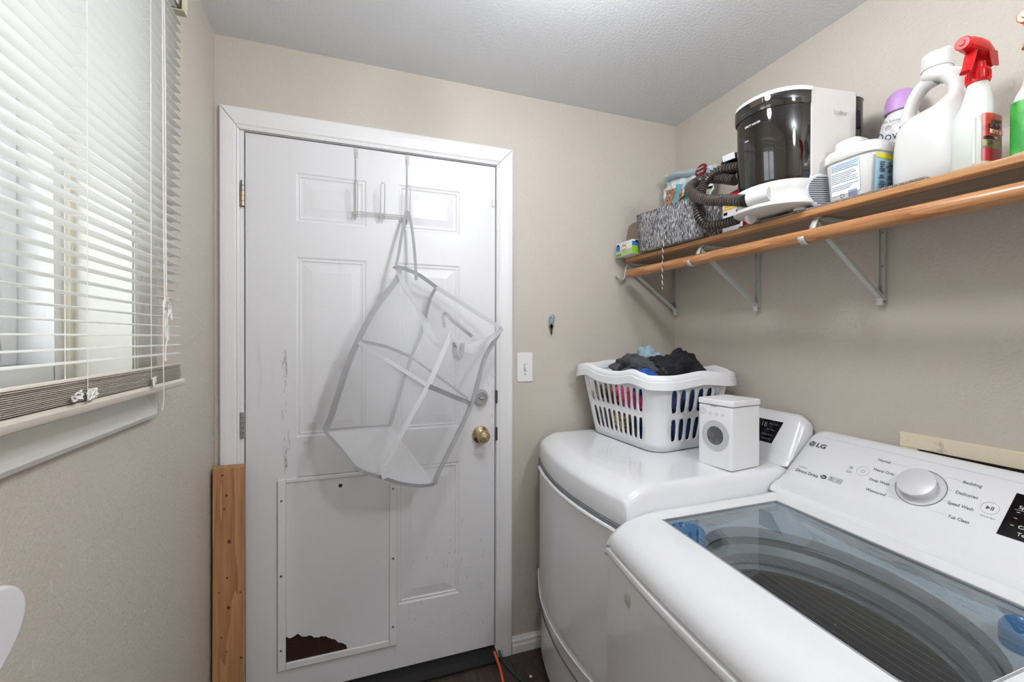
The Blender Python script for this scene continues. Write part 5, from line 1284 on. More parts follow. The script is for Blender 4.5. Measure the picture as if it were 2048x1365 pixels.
# label on its near flank
def flank(x_, y_, hx, hy, a0, a1, z0, z1, out=0.0007, n=10, p=3.6):
    rows = []
    for z in (z0, z1):
        row = []
        for i in range(n + 1):
            a = math.radians(a0 + (a1 - a0) * i / n); c, q = math.cos(a), math.sin(a)
            row.append((x_ + (hx + out) * math.copysign(abs(c) ** (2 / p), c), y_ + (hy + out) * math.copysign(abs(q) ** (2 / p), q), z))
        rows.append(row)
    return MB().grid(rows)
lb = obj('label', flank(1.216, 0.533, 0.036, 0.031, 216, 325, sz + 0.008, sz + 0.104), mat('red_orange_label', (196, 66, 34), 0.35, var=(26, (150, 30, 24), 0.45, 0.62)), sb)
obj('label_band', flank(1.216, 0.533, 0.036, 0.031, 216, 325, sz + 0.010, sz + 0.034, 0.0009), mat('crimson_label', (168, 34, 40), 0.35), sb)
obj('label_band', flank(1.216, 0.533, 0.036, 0.031, 216, 325, sz + 0.034, sz + 0.050, 0.0009), mat('olive_label', (150, 152, 96), 0.4, var=(60, (70, 60, 40), 0.45, 0.6)), sb)
obj('label_band', flank(1.216, 0.533, 0.036, 0.031, 222, 325, sz + 0.051, sz + 0.058, 0.0009), BLACK, sb)
yl = 0.533 - 0.0325
XN = (1, 0, 0)
obj('lettering', text_mb('green', 0.013, (1.202, yl, sz + 0.086), XN, EZ, width=0.026), mat('green_print', (70, 120, 60), 0.4), sb, smooth=False)
obj('lettering', text_mb('BUG B', 0.0125, (1.191, yl, sz + 0.074), XN, EZ, bold=0.0003), BLACK, sb, smooth=False)
obj('lettering', text_mb('HOME BA', 0.0115, (1.191, yl, sz + 0.0625), XN, EZ, bold=0.0003, width=0.044), mat('cream_print', (244, 222, 190), 0.4), sb, smooth=False)
obj('lettering', text_mb('Kills', 0.006, (1.206, yl - 0.0003, sz + 0.0525), XN, EZ), mat('cream_print', (244, 222, 190)), sb, smooth=False)
obj('clear_strip', flank(1.216, 0.533, 0.036, 0.031, 188, 196, sz + 0.006, sz + 0.10, 0.0006), mat('see_level_strip', (206, 208, 200), 0.3), sb)
sp2, sb2, sz2 = trigger_bottle(1.220, 0.445, 'white trigger bottle with an orange sprayer and green label, at the picture edge', (226, 104, 44), 0, 'orange_trigger_bottle', None, HDPE, (-1.0, 0.06))
obj('label', flank(1.220, 0.445, 0.036, 0.031, 125, 182, sz2 + 0.006, sz2 + 0.104), mat('green_label', (40, 146, 52), 0.35, var=(20, (70, 176, 60), 0.45, 0.6)), sb2)

# white pod tub
y0, xc0 = 0.780, 1.268; zb = zs(y0) + LT
tb_ = empty('pod_tub', (xc0, y0, zb), 'white rounded detergent pod tub with printed labels in front of the softener bottle', 'tub')
tbo = obj('tub_body', loft([(zb, xc0, y0, 0.055, 0.052, 4), (zb + 0.005, xc0, y0, 0.060, 0.057, 4), (zb + 0.112, xc0, y0, 0.066, 0.066, 4)], 40), HDPE, tb_, angle=50)
tlid = obj('tub_lid', loft([(zb + 0.110, xc0, y0, 0.069, 0.069, 4), (zb + 0.112, xc0, y0, 0.071, 0.071, 4), (zb + 0.134, xc0, y0, 0.070, 0.070, 4), (zb + 0.141, xc0, y0, 0.065, 0.064, 4), (zb + 0.146, xc0, y0, 0.05, 0.045, 3)], 40), HDPE, tb_, angle=50)
obj('lid_button', loft([(zb + 0.142, xc0 - 0.022, y0 + 0.012, 0.034, 0.032, 4), (zb + 0.164, xc0 - 0.022, y0 + 0.012, 0.032, 0.030, 4), (zb + 0.168, xc0 - 0.022, y0 + 0.012, 0.028, 0.026, 4)], 28), HDPE, tlid, angle=50)
def tubface(w, h, out=0.0):       # front face point: w along -Y (0..1), h height
    k = h / 0.112; return Vector((xc0 - (0.060 + 0.006 * k) - out - 0.0002, y0 + (0.042 - 0.084 * w), zb + h))
PL = mat('pale_blue_label', (206, 222, 236), 0.4)
obj('label_panel', MB().prism([tubface(0.05, 0.022), tubface(0.88, 0.022), tubface(0.88, 0.104), tubface(0.05, 0.104)], (-0.0004, 0, 0)), mat('white_label', (238, 240, 242), 0.4), tbo, smooth=False)
obj('label_panel', MB().prism([tubface(0.05, 0.086, 0.0004), tubface(0.88, 0.086, 0.0004), tubface(0.88, 0.104, 0.0004), tubface(0.05, 0.104, 0.0004)], (-0.0003, 0, 0)), PL, tbo, smooth=False)
random.seed(2); tl = MB()
for i in range(15):
    h = 0.099 - i * 0.0046; e = random.uniform(0.6, 0.86); w = 0.07
    if i in (4, 11): continue
    while w < e:
        w2 = min(e, w + random.uniform(0.02, 0.07)); tl.prism([tubface(w, h, 0.0008), tubface(w2, h, 0.0008), tubface(w2, h + 0.0016, 0.0008), tubface(w, h + 0.0016, 0.0008)], (-0.0002, 0, 0)); w = w2 + 0.012
obj('fine_print', tl, mat('navy_fine_print', (96, 106, 134), 0.5), tbo, smooth=False)
bcg = MB()
for i in range(16):
    w = 0.55 + i * 0.016; bcg.prism([tubface(w, 0.008, 0.0008), tubface(w + random.choice((0.005, 0.009)), 0.008, 0.0008), tubface(w + 0.006, 0.028, 0.0008), tubface(w, 0.028, 0.0008)], (-0.0002, 0, 0))
obj('barcode', bcg, mat('barcode_blue', (92, 110, 150), 0.5), tbo, smooth=False)
rcy = MB()
for q in range(3):
    a = math.radians(90 + 120 * q); a2 = a + math.radians(80); c_ = tubface(0.36, 0.018, 0.0008)
    rcy.tube([c_ + Vector((0, -math.cos(x) * 0.0048, math.sin(x) * 0.0048)) for x in (a, (a + a2) / 2, a2)], 0.0009, 4)
obj('recycle_mark', rcy, DKPRINT, tbo, smooth=False)
nf = MB().prism([(xc0 - 0.052, y0 - 0.0580 - 0.009 * 0.05, zb + 0.006), (xc0 + 0.05, y0 - 0.058, zb + 0.006), (xc0 + 0.052, y0 - 0.0652, zb + 0.104), (xc0 - 0.056, y0 - 0.0652, zb + 0.104)], (0, -0.0006, 0))
obj('side_label', nf, mat('aqua_label', (186, 218, 232), 0.4, var=(30, (160, 204, 226), 0.45, 0.6)), tbo, smooth=False)
obj('side_label_strip', MB().prism([(xc0 - 0.056, y0 - 0.0655, zb + 0.092), (xc0 + 0.052, y0 - 0.0655, zb + 0.092), (xc0 + 0.052, y0 - 0.0662, zb + 0.103), (xc0 - 0.056, y0 - 0.0662, zb + 0.103)], (0, -0.0008, 0)), mat('yellow_label', (238, 222, 40), 0.4), tbo, smooth=False)
tl = MB()
for i in range(14):
    h = 0.010 + i * 0.0055
    for w in (0.0, 0.03, 0.06): 
        if random.random() < 0.8: tl.box((xc0 - 0.045 + w + random.uniform(0, 0.008), y0 - 0.0662 - 0.001 * 0, zb + h), (xc0 - 0.03 + w + random.uniform(0, 0.008), y0 - 0.064, zb + h + 0.0028))
obj('fine_print', tl, mat('slate_print', (70, 92, 112), 0.5), tbo, smooth=False)

# softener bottle with lilac cap
y0, xc0 = 0.772, 1.412; zb = zs(y0) + LT
so = empty('softener_bottle', (xc0, y0, zb), 'white fabric softener bottle with a rounded lilac cap', 'bottle')
sbo = obj('bottle_body', loft([(zb, xc0, y0, 0.040, 0.044, 2.6), (zb + 0.01, xc0, y0, 0.046, 0.050, 2.6), (zb + 0.15, xc0, y0, 0.046, 0.050, 2.6), (zb + 0.20, xc0, y0, 0.045, 0.048, 2.4), (zb + 0.235, xc0, y0, 0.040, 0.043, 2.2), (zb + 0.262, xc0, y0, 0.030, 0.032, 2.0), (zb + 0.275, xc0, y0, 0.028, 0.030, 2)], 36), HDPE, so, angle=60)
obj('cap', MB().lathe([(0.034, 0.262), (0.037, 0.264), (0.036, 0.29), (0.032, 0.308), (0.022, 0.320), (0.0, 0.324)], (xc0, y0, zb), 32, cap=False), mat('lilac_cap', (184, 142, 196), 0.3), so)
# lettering wraps towards the viewer, tangent to the bottle
td = Vector((0.46, -0.89, 0.0)); 
pn = Vector((-0.89, -0.46, 0)).normalized()
def softp(w, h): 
    return Vector((xc0, y0, zb + h)) + Vector((-0.047, -0.010, 0)) + td * w + pn * 0.006
NAVY = mat('navy_print', (28, 40, 92), 0.45)
obj('lettering', text_mb('Downy', 0.034, softp(-0.042, 0.178), td, Vector((0, 0, 1)), width=0.082), NAVY, sbo, smooth=False)
obj('lettering', text_mb('Fresh, Summer Velvet', 0.010, softp(-0.030, 0.226) - pn * 0.002, td, Vector((0, 0, 1)), width=0.062), NAVY, sbo, smooth=False)
obj('swirl', MB().tube([softp(-0.012, 0.2115) + td * (r * math.cos(a)) + Vector((0, 0, r * math.sin(a))) for a, r in [(i * 0.5, 0.001 + i * 0.00028) for i in range(22)]], 0.0005, 4), NAVY, sbo, smooth=False)

# blue labelled bottle behind the jug
y0, xc0 = 0.650, 1.372; zb = zs(y0) + LT
bb_ = empty('cleaner_bottle', (xc0, y0, zb), 'white bottle with a blue label mostly hidden behind the blank jug', 'bottle')
bbo = obj('bottle_body', loft([(zb, xc0, y0, 0.034, 0.030, 3), (zb + 0.005, xc0, y0, 0.037, 0.033, 3), (zb + 0.14, xc0, y0, 0.037, 0.033, 3), (zb + 0.165, xc0, y0, 0.028, 0.026, 2.4), (zb + 0.18, xc0, y0, 0.014, 0.014, 2)], 30), HDPE, bb_, angle=50)
obj('cap', MB().lathe([(0.0, 0.178), (0.0165, 0.178), (0.016, 0.20), (0.0, 0.202)], (xc0, y0, zb), 20, cap=False), mat('blue_cap', (40, 110, 190), 0.35), bb_)
obj('label', flank(xc0, y0, 0.037, 0.033, 190, 300, zb + 0.03, zb + 0.135, p=3), mat('blue_label', (66, 158, 214), 0.4, var=(40, (230, 236, 240), 0.56, 0.6)), bbo)
obj('label', flank(xc0, y0, 0.037, 0.033, 262, 330, zb + 0.03, zb + 0.135, 0.001, p=3), mat('white_label', (238, 240, 242)), bbo)

# two cards standing behind the tub
zb = zs(0.72) + LT
obj('refill_card', MB().obox((1.378, 0.835, zb + 0.086), (0.016, -0.012, 0.006), (0.0009, 0.0012, 0), (-0.006, 0, 0.086)), mat('grey_card', (146, 146, 146), 0.6), smooth=False, label='grey card standing behind the white tub', cat='card')
cg = empty('seed_packet', (1.40, 0.81, zb), 'white packet with a green stripe standing behind the white tub', 'packet')
obj('packet_front', MB().obox((1.398, 0.812, zb + 0.084), (0.014, -0.012, 0.007), (0.0009, 0.0011, 0), (-0.008, 0, 0.084)), mat('white_label', (238, 240, 242)), cg, smooth=False)
obj('green_stripe', MB().obox((1.3965, 0.8105, zb + 0.128), (0.005, -0.0043, 0.0025), (0.0013, 0.0016, 0), (-0.0035, 0, 0.037)), mat('lime_stripe', (126, 190, 50), 0.5), cg, smooth=False)

# ------------------------------------------------------------------ left half of the shelf
# tweed bin
def TWEED(name='tweed'):
    m_ = bpy.data.materials.new('grey_tweed_fabric'); m_.use_nodes = True; nt = m_.node_tree; b_ = nt.nodes['Principled BSDF']; b_.inputs['Roughness'].default_value = 0.95
    tc = nt.nodes.new('ShaderNodeTexCoord'); mp = nt.nodes.new('ShaderNodeMapping'); mp.inputs['Scale'].default_value = (330, 330, 62); mp.inputs['Rotation'].default_value = (0.12, 0, 0)
    n1 = nt.nodes.new('ShaderNodeTexNoise'); n1.inputs['Scale'].default_value = 1.0; n1.inputs['Detail'].default_value = 2; n1.inputs['Roughness'].default_value = 0.7
    rp = nt.nodes.new('ShaderNodeValToRGB'); e = rp.color_ramp.elements
    e[0].position = 0.36; e[0].color = (*lin((38, 40, 48)), 1); e[1].position = 0.66; e[1].color = (*lin((226, 222, 214)), 1)
    q = e.new(0.5); q.color = (*lin((112, 113, 120)), 1)
    bp = nt.nodes.new('ShaderNodeBump'); bp.inputs['Strength'].default_value = 0.6; bp.inputs['Distance'].default_value = 0.002
    nt.links.new(tc.outputs['Object'], mp.inputs['Vector']); nt.links.new(mp.outputs['Vector'], n1.inputs['Vector']); nt.links.new(n1.outputs['Fac'], rp.inputs['Fac']); nt.links.new(rp.outputs['Color'], b_.inputs['Base Color'])
    nt.links.new(n1.outputs['Fac'], bp.inputs['Height']); nt.links.new(bp.outputs['Normal'], b_.inputs['Normal'])
    return m_
TW_ = TWEED()
zb = zs(1.38) + 0.002
bn_ = empty('tweed_bin', (1.24, 1.40, zb), 'grey tweed fabric storage bin on the shelf with a hanging rope pull', 'storage bin')
def binp(u, v, h):      # u 0 far .. 1 near along the front, v 0 front .. 1 back
    y = 1.588 - 0.355 * u - 0.012 * h; x = 1.148 + 0.155 * v - 0.0 * u
    z = zs(y) + 0.0012 + (0.168 - 0.020 * u) * h + (0.02 * (1 - u) * h if False else 0)
    return Vector((x, y + 0.028 * h * (1 - u) - 0.014 * h * u * 0, z))
def bin_panel(f_, n=8):
    mb = MB(); rows = []
    for i in range(n + 1): rows.append([f_(i / n, j_ / n) for j_ in range(n + 1)])
    return mb.grid(rows)
sag = lambda a, b_: math.sin(math.pi * a) * math.sin(math.pi * b_)
obj('front_panel', bin_panel(lambda a, b_: binp(a, 0, b_) + Vector((-0.006 * sag(a, b_), 0, 0))), TW_, bn_, solid=0.004)
obj('near_panel', bin_panel(lambda a, b_: binp(1, a, b_) + Vector((0, -0.004 * sag(a, b_), 0))), TW_, bn_, solid=0.004)
obj('far_panel', bin_panel(lambda a, b_: binp(0, a, b_)), TW_, bn_, solid=0.004)
obj('back_panel', bin_panel(lambda a, b_: binp(a, 1, b_)), TW_, bn_, solid=0.004)
obj('bottom_panel', bin_panel(lambda a, b_: binp(a, b_, 0.012)), TW_, bn_, solid=0.003)
for (f_) in ((lambda a: binp(a, -0.015, 0.33)), (lambda a: binp(a, -0.01, 0.985)), (lambda a: binp(a, -0.012, 0.03))):
    obj('seam', MB().tube([f_(i / 12) for i in range(13)], 0.0022, 6), TW_, bn_)
obj('leather_handle', tape(smooth_path([binp(0.35, 0.5, 0.75), binp(0.36, 0.5, 1.0), binp(0.5, 0.5, 1.25), binp(0.7, 0.5, 1.32), binp(0.9, 0.5, 1.28)], 6), 0.009, nrm=(-1, 0, 0.3)), mat('brown_leather', (52, 40, 34), 0.5), bn_, smooth=False)
rp1, rp2 = MB(), MB(); p0 = binp(0.52, -0.02, 0.30)
for i in range(60):
    pass
zr = [1.756 - 0.0036 * i for i in range(61)]
def rope_c(z): return Vector((1.1395 - 0.0135 * min(1, max(0, (1.745 - z) / 0.04)), 1.404 + 0.004 * math.sin((1.75 - z) * 14) * (1 if z < 1.62 else 0.2), z))
rp1.tube([rope_c(z) + Vector((0.0012 * math.cos(i * 0.9), 0.0012 * math.sin(i * 0.9), 0)) for i, z in enumerate(zr)], 0.0016, 6)
rp2.tube([rope_c(z) + Vector((0.0012 * math.cos(i * 0.9 + math.pi), 0.0012 * math.sin(i * 0.9 + math.pi), 0)) for i, z in enumerate(zr)], 0.0016, 6)
ro = obj('rope_pull', rp1, mat('white_rope', (226, 224, 218), 0.8), bn_); obj('black_strand', rp2, mat('black_rope', (30, 30, 32), 0.8), ro)

# snack box overhanging the shelf end
gb = empty('snack_box', (1.155, 1.66, zs(1.66)), 'small green and white snack bar box at the corner end of the shelf', 'box')
gx0, gx1, gy0, gy1 = 1.122, 1.200, 1.600, 1.722; gz = zs(1.66) + 0.0012
obj('carton', MB().box((gx0, gy0, gz), (gx1, gy1, gz + 0.062)), mat('pale_carton', (224, 230, 228), 0.45), gb, bevel=0.001)
def gq(y0_, y1_, h0, h1, m_, nm, o_=0.0005): obj(nm, MB().box((gx0 - o_, y0_, gz + h0), (gx0 + 0.001, y1_, gz + h1)), m_, gb, smooth=False)
LIME = mat('lime_print', (146, 200, 60), 0.45); LBLUE = mat('box_blue', (58, 112, 190), 0.45)
gq(gy0, gy1, 0.0, 0.026, mat('sage_print', (168, 196, 138), 0.45), 'print_band'); gq(1.690, gy1, 0.026, 0.050, LBLUE, 'print_patch'); gq(1.70, 1.716, 0.048, 0.056, BLACK, 'print_patch', 0.0009)
obj('print_disc', MB().lathe([(0, 0.0008), (0.0185, 0.0008), (0.0185, 0)], (gx0 - 0.0002, 1.660, gz + 0.034), 24, ax=(0, 1, 0), ay=(0, 0, 1), az=(-1, 0, 0), cap=False), mat('tan_disc', (196, 160, 112), 0.5), gb, smooth=False)
gq(1.645, 1.676, 0.031, 0.039, WPRINT, 'print_patch', 0.0012); gq(1.680, 1.718, 0.004, 0.011, mat('olive_print', (84, 110, 60), 0.5), 'print_patch', 0.0008)
obj('print_band', MB().box((gx0, gy0 - 0.0006, gz), (gx1, gy0 + 0.001, gz + 0.036)), LIME, gb, smooth=False)
obj('print_band', MB().box((gx0, gy0 - 0.0006, gz + 0.036), (gx1, gy0 + 0.001, gz + 0.054)), LBLUE, gb, smooth=False)
obj('print_patch', MB().box((gx0 + 0.016, gy0 - 0.0009, gz + 0.050), (gx0 + 0.046, gy0 + 0.001, gz + 0.059)), BLACK, gb, smooth=False)

# cardboard flap against the corner
obj('cardboard_sheet', MB().prism([(1.172, 1.742, zs(1.72) + 0.001), (1.42, 1.742, zs(1.72) + 0.001), (1.42, 1.742, 1.893), (1.235, 1.742, 1.893), (1.205, 1.742, 1.872)], (0, 0.004, 0)), mat('brown_cardboard', (150, 130, 112), 0.8), smooth=False, label='brown cardboard sheet leaning in the corner behind the snack box', cat='cardboard')

# crumpled plastic bag
bg = empty('plastic_bag', (1.38, 1.53, zs(1.53)), 'crumpled blue and white plastic food bag behind the tweed bin', 'bag')
def bagp(s, t, out=0.0):
    """s 0 far .. 1 near, t 0 bottom .. 1 top"""
    y = 1.728 - 0.31 * s + 0.01 * t * (0.5 - s); z = zs(y) + 0.002 + 0.415 * t - 0.06 * s * t
    x = 1.375 - 0.050 * math.sin(math.pi * min(1, max(0, s))) * (1 - t ** 3) + 0.02 * t
    w = Vector((s * 3.2, t * 4.1, 0.3)); x += 0.020 * noise.noise(w * 1.9) + 0.010 * noise.noise(w * 5.0); y += 0.010 * noise.noise(w * 2.3 + Vector((5, 0, 0)))
    return Vector((x - out, y, z))
def bag_patch(s0, s1, t0, t1, out, n=14):
    return MB().grid([[bagp(s0 + (s1 - s0) * i / n, t0 + (t1 - t0) * j_ / n, out) for j_ in range(n + 1)] for i in range(n + 1)])
front = bag_patch(0, 1, 0, 1, 0, 34); n_ = 34
back = MB().grid([[Vector((min(1.465, bagp(i / n_, j_ / n_).x + 0.10 * math.sin(math.pi * i / n_) * (1 - (j_ / n_) ** 3) + 0.004), bagp(i / n_, j_ / n_).y, bagp(i / n_, j_ / n_).z)) for j_ in range(n_ + 1)] for i in range(n_ + 1)])
front.add(back.v, back.f)
BAGM = mat('glossy_pale_blue_film', (206, 222, 228), 0.22, var=(16, (238, 240, 238), 0.45, 0.55))
obj('film', front, BAGM, bg)
MIX = mat('snack_mix_print', (196, 150, 120), 0.3, var=(120, (128, 82, 62), 0.46, 0.58))
for a in ((0.12, 0.36, 0.55, 0.80), (0.06, 0.40, 0.30, 0.52), (0.48, 0.56, 0.45, 0.78)):
    obj('print_patch', bag_patch(*a, 0.0014), MIX, bg)
obj('print_patch', bag_patch(0.36, 0.48, 0.38, 0.84, 0.0016), mat('teal_print', (104, 170, 186), 0.3), bg)
obj('print_patch', bag_patch(0.58, 0.80, 0.56, 0.76, 0.0016), mat('dark_green_print', (36, 122, 98), 0.3), bg)
obj('print_patch', bag_patch(0.80, 0.98, 0.52, 0.74, 0.0016), mat('leafy_print', (150, 168, 128), 0.3, var=(50, (200, 70, 60), 0.56, 0.6)), bg)
obj('folded_top', MB().tube(smooth_path([bagp(0.12, 0.93, 0.01), bagp(0.35, 0.955, 0.016), bagp(0.6, 0.94, 0.016), bagp(0.9, 0.93, 0.012)], 8), [0.018, 0.024] + [0.022] * 21 + [0.02, 0.016], 12, flat=0.6), mat('blue_grey_film', (168, 192, 202), 0.22), bg)
obj('brand_oval', MB().lathe([(0, 0.004), (0.9, 0.003), (1.0, 0)], bagp(0.86, 0.93, 0.026), 24, ax=(0, -0.034, 0.004), ay=(0, 0.003, 0.025), az=(-0.9, -0.3, 0), cap=False), mat('maroon_oval', (110, 22, 34), 0.3), bg)
sq = MB()
for r_, h in ((0.0, 0.009), (0.0, -0.007)):
    c_ = bagp(0.86, 0.93, 0.0305); sq.tube([c_ + Vector((0, 0.018 - 0.0032 * i, h + 0.0028 * ((i % 2) * 2 - 1))) for i in range(12)], 0.0011, 4)
obj('brand_script', sq, WPRINT, bg, smooth=False)

# red jug with black handle
y0, xc0 = 1.170, 1.300; zb = zs(y0) + 0.002
rj = empty('red_sprayer_jug', (xc0, y0, zb), 'red plastic jug with a black carrying handle and warning label', 'jug')
rbo = obj('jug_body', loft([(zb, xc0, y0, 0.072, 0.046, 4), (zb + 0.006, xc0, y0, 0.078, 0.052, 4), (zb + 0.12, xc0, y0, 0.078, 0.052, 4), (zb + 0.15, xc0, y0, 0.066, 0.044, 3), (zb + 0.165, xc0, y0, 0.04, 0.034, 2.4)], 32), mat('red_hdpe', (222, 28, 26), 0.32), rj, angle=50)
def rjl(y_a, y_b, h0, h1, m_, nm, o_): return obj(nm, MB().box((xc0 - 0.0785 - o_, y_a, zb + h0), (xc0 - 0.077, y_b, zb + h1)), m_, rbo, smooth=False)
rjl(1.120, 1.204, 0.010, 0.112, mat('white_label', (238, 240, 242)), 'label', 0.0004); rjl(1.120, 1.204, 0.086, 0.092, mat('amber_label', (236, 196, 40), 0.4), 'label_strip', 0.0008); rjl(1.165, 1.196, 0.094, 0.106, mat('amber_label', (236, 196, 40)), 'label_strip', 0.0008)
for (a, b_, c_, d_) in ((1.184, 1.200, 0.070, 0.080), (1.130, 1.146, 0.070, 0.080), (1.125, 1.202, 0.056, 0.061)): rjl(a, b_, c_, d_, BLACK, 'label_mark', 0.0009)
tl = MB(); random.seed(9)
for i in range(11): tl.box((xc0 - 0.0792, 1.124, zb + 0.012 + i * 0.0038), (xc0 - 0.078, 1.124 + random.uniform(0.06, 0.078), zb + 0.0135 + i * 0.0038))
obj('fine_print', tl, LTPRINT, rbo, smooth=False)
hh = smooth_path([(xc0 - 0.055, y0 + 0.046, zb + 0.232), (xc0 - 0.058, y0 + 0.040, zb + 0.262), (xc0 - 0.05, y0 + 0.01, zb + 0.272), (xc0 - 0.03, y0 - 0.03, zb + 0.268), (xc0 - 0.02, y0 - 0.044, zb + 0.245), (xc0 - 0.022, y0 - 0.036, zb + 0.215), (xc0 - 0.03, y0 - 0.024, zb + 0.185), (xc0 - 0.03, y0 - 0.015, zb + 0.155)], 6)
obj('handle', MB().tube(hh, 0.018, 14, flat=0.9), BLACK, rj)
obj('handle', MB().tube(smooth_path([(xc0 - 0.055, y0 + 0.044, zb + 0.236), (xc0 - 0.045, y0 + 0.014, zb + 0.228), (xc0 - 0.034, y0 - 0.018, zb + 0.222), (xc0 - 0.03, y0 - 0.03, zb + 0.21)], 6), 0.013, 12), BLACK, rj)
obj('handle_label', MB().obox((xc0 - 0.076, y0 + 0.012, zb + 0.272), (0.0008, 0.0005, 0), (0, -0.026, -0.002), (-0.002, 0, 0.010)), mat('white_label', (238, 240, 242)), rj, smooth=False)
obj('yellow_tag', MB().obox((xc0 - 0.045, y0 - 0.028, zb + 0.196), (0.004, 0, 0), (0, 0.010, 0), (0, 0.002, 0.009)), mat('amber_label', (236, 196, 40)), rj, smooth=False)

# ------------------------------------------------------------------ hookup recess in the right wall
hu = empty('hookup_box', (XR, 0.56, RZ0), 'cream painted frame around a dark washer hookup recess in the wall', 'wall recess')
PEEL = mat('peeling_cream_paint', (226, 214, 188), 0.6, bump=(40, 0.4, 0.003), var=(22, (190, 178, 160), 0.6, 0.66))
for a, b_ in (((XR - 0.012, RY0 - 0.042, RZ1), (XR, RY1 + 0.042, RZ1 + 0.041)), ((XR - 0.012, RY1, RZ0), (XR, RY1 + 0.042, RZ1)), ((XR - 0.012, RY0 - 0.042, RZ0), (XR, RY0, RZ1)), ((XR - 0.012, RY0 - 0.042, RZ0 - 0.04), (XR, RY1 + 0.042, RZ0))):
    obj('frame_board', MB().box(a, b_), PEEL, hu, bevel=0.002)
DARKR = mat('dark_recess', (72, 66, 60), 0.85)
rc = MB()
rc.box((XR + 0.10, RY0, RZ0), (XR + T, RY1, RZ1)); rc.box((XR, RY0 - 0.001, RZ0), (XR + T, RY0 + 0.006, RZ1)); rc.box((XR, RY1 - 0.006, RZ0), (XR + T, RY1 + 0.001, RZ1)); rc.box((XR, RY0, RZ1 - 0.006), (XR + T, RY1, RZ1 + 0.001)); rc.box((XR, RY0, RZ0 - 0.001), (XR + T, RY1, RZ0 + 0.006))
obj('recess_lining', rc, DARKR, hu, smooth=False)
dh = ribbed([(1.53, 0.47, 0.80), (1.525, 0.50, 0.92), (1.515, 0.53, 1.0), (1.508, 0.57, 1.022), (1.512, 0.61, 1.005), (1.525, 0.63, 0.93), (1.53, 0.64, 0.80)], 0.014, 0.006, 12)
obj('drain_hose', dh, mat('grey_braided_hose', (150, 150, 150), 0.45), label='grey ribbed drain hose looped inside the wall recess', cat='hose')

# ------------------------------------------------------------------ switch, keys, lumber, cords
ls = empty('light_switch', (0.684, YB, 1.16), 'white toggle light switch on the wall beside the door', 'light switch')
pp = [(a, b_) for a, b_ in rr_pts(0.036, 0.063, 0.006, 5)]
obj('plate', MB().prism([(0.684 + a, YB - 0.0002, 1.222 + b_) for a, b_ in pp], (0, -0.0058, 0)), WHITEP, ls, bevel=0.0025)
obj('toggle_slot', MB().box((0.679, YB - 0.0064, 1.209), (0.689, YB - 0.0055, 1.235)), mat('slot_shadow', (120, 118, 114), 0.6), ls, smooth=False)
obj('toggle', MB().obox((0.684, YB - 0.0105, 1.2205), (0.0042, 0, 0), (0, -0.0058, -0.004), (0, 0.0022, -0.0085)), WHITEP, ls, bevel=0.001)
for z in (1.252, 1.191):
    obj('screw', MB().lathe([(0.0035, 0), (0.003, 0.0014), (0, 0.0016)], (0.684, YB - 0.006, z), 10, EX, EZ, NY, cap=False), STEEL if z < 1.2 else WHITEP, ls)
kh = empty('key_hook', (0.812, YB, 1.44), 'small white hook in the wall holding the carabiner', 'hook')
obj('hook_wire', MB().tube(smooth_path([(0.815, YB, 1.443), (0.813, YB - 0.010, 1.441), (0.808, YB - 0.018, 1.440), (0.803, YB - 0.020, 1.440), (0.801, YB - 0.020, 1.445)], 4), 0.0022, 8), WHITEP, kh)
ky = empty('key_ring', (0.806, YB - 0.014, 1.345), 'teal carabiner with two house keys hanging on the wall hook', 'keys')
car = []
for i in range(24):
    a = 2 * math.pi * i / 24; w = 0.0085 * (1.0 + 0.25 * math.sin(a)); car.append((0.806 + w * math.cos(a) + 0.002 * math.sin(a), YB - 0.014 - 0.004 * math.cos(a), 1.428 + 0.0195 * math.sin(a)))
obj('carabiner', MB().tube(car, 0.0021, 8, closed=True), mat('teal_aluminium', (92, 148, 164), 0.25, 0.8), ky)
for x, tl_, m_ in ((0.8035, 0.06, mat('key_brass', (150, 132, 110), 0.3, 1.0)), (0.8085, -0.08, STEEL)):
    c_ = Vector((x, YB - 0.012, 1.398)); d = Vector((tl_, 0, -1)).normalized(); s = Vector((1, 0, tl_)).normalized()
    k_ = MB(); bowp = [c_ + s * (0.0085 * math.cos(a)) + d * (0.0095 * math.sin(a)) for a in [2 * math.pi * i / 16 for i in range(16)]]
    k_.prism(bowp, (0, 0.002, 0)); k_.prism([c_ + s * a + d * b_ for a, b_ in ((-0.003, 0.008), (0.003, 0.008), (0.003, 0.034), (0.0, 0.038), (-0.0015, 0.034), (-0.003, 0.030), (-0.0018, 0.027), (-0.003, 0.023))], (0, 0.002, 0))
    obj('key', k_, m_, ky, smooth=False)
lm = MB().obox((-0.4025, 1.7025, 0.4565), (0.0445, 0, 0), (0, 0.019, 0.0003), (0.0, 0.004, 0.456))
lu = empty('lumber_board', (-0.4025, 1.70, 0), 'raw pine board standing on end against the door casing', 'board')
obj('stud', lm, PINE, lu, bevel=0.003)
KN = mat('pine_knot', (96, 54, 30), 0.6)
random.seed(14)
for (x, z, r) in ((-0.418, 0.888, 0.004), (-0.406, 0.82, 0.0045), (-0.412, 0.775, 0.003), (-0.398, 0.665, 0.0065), (-0.404, 0.545, 0.004), (-0.400, 0.445, 0.0055), (-0.428, 0.50, 0.0025), (-0.366, 0.49, 0.003), (-0.42, 0.35, 0.003), (-0.363, 0.27, 0.004), (-0.405, 0.30, 0.003)):
    yk = 1.7025 - 0.019 + (z - 0.4565) * 0.004 / 0.456
    obj('knot', MB().lathe([(0, 0.0006), (r * 0.8, 0.0006), (r, 0)], (x, yk + 0.0002, z), 14, EX, EZ, NY, sx=0.9, sy=1.15, cap=False), KN, lu, smooth=False)
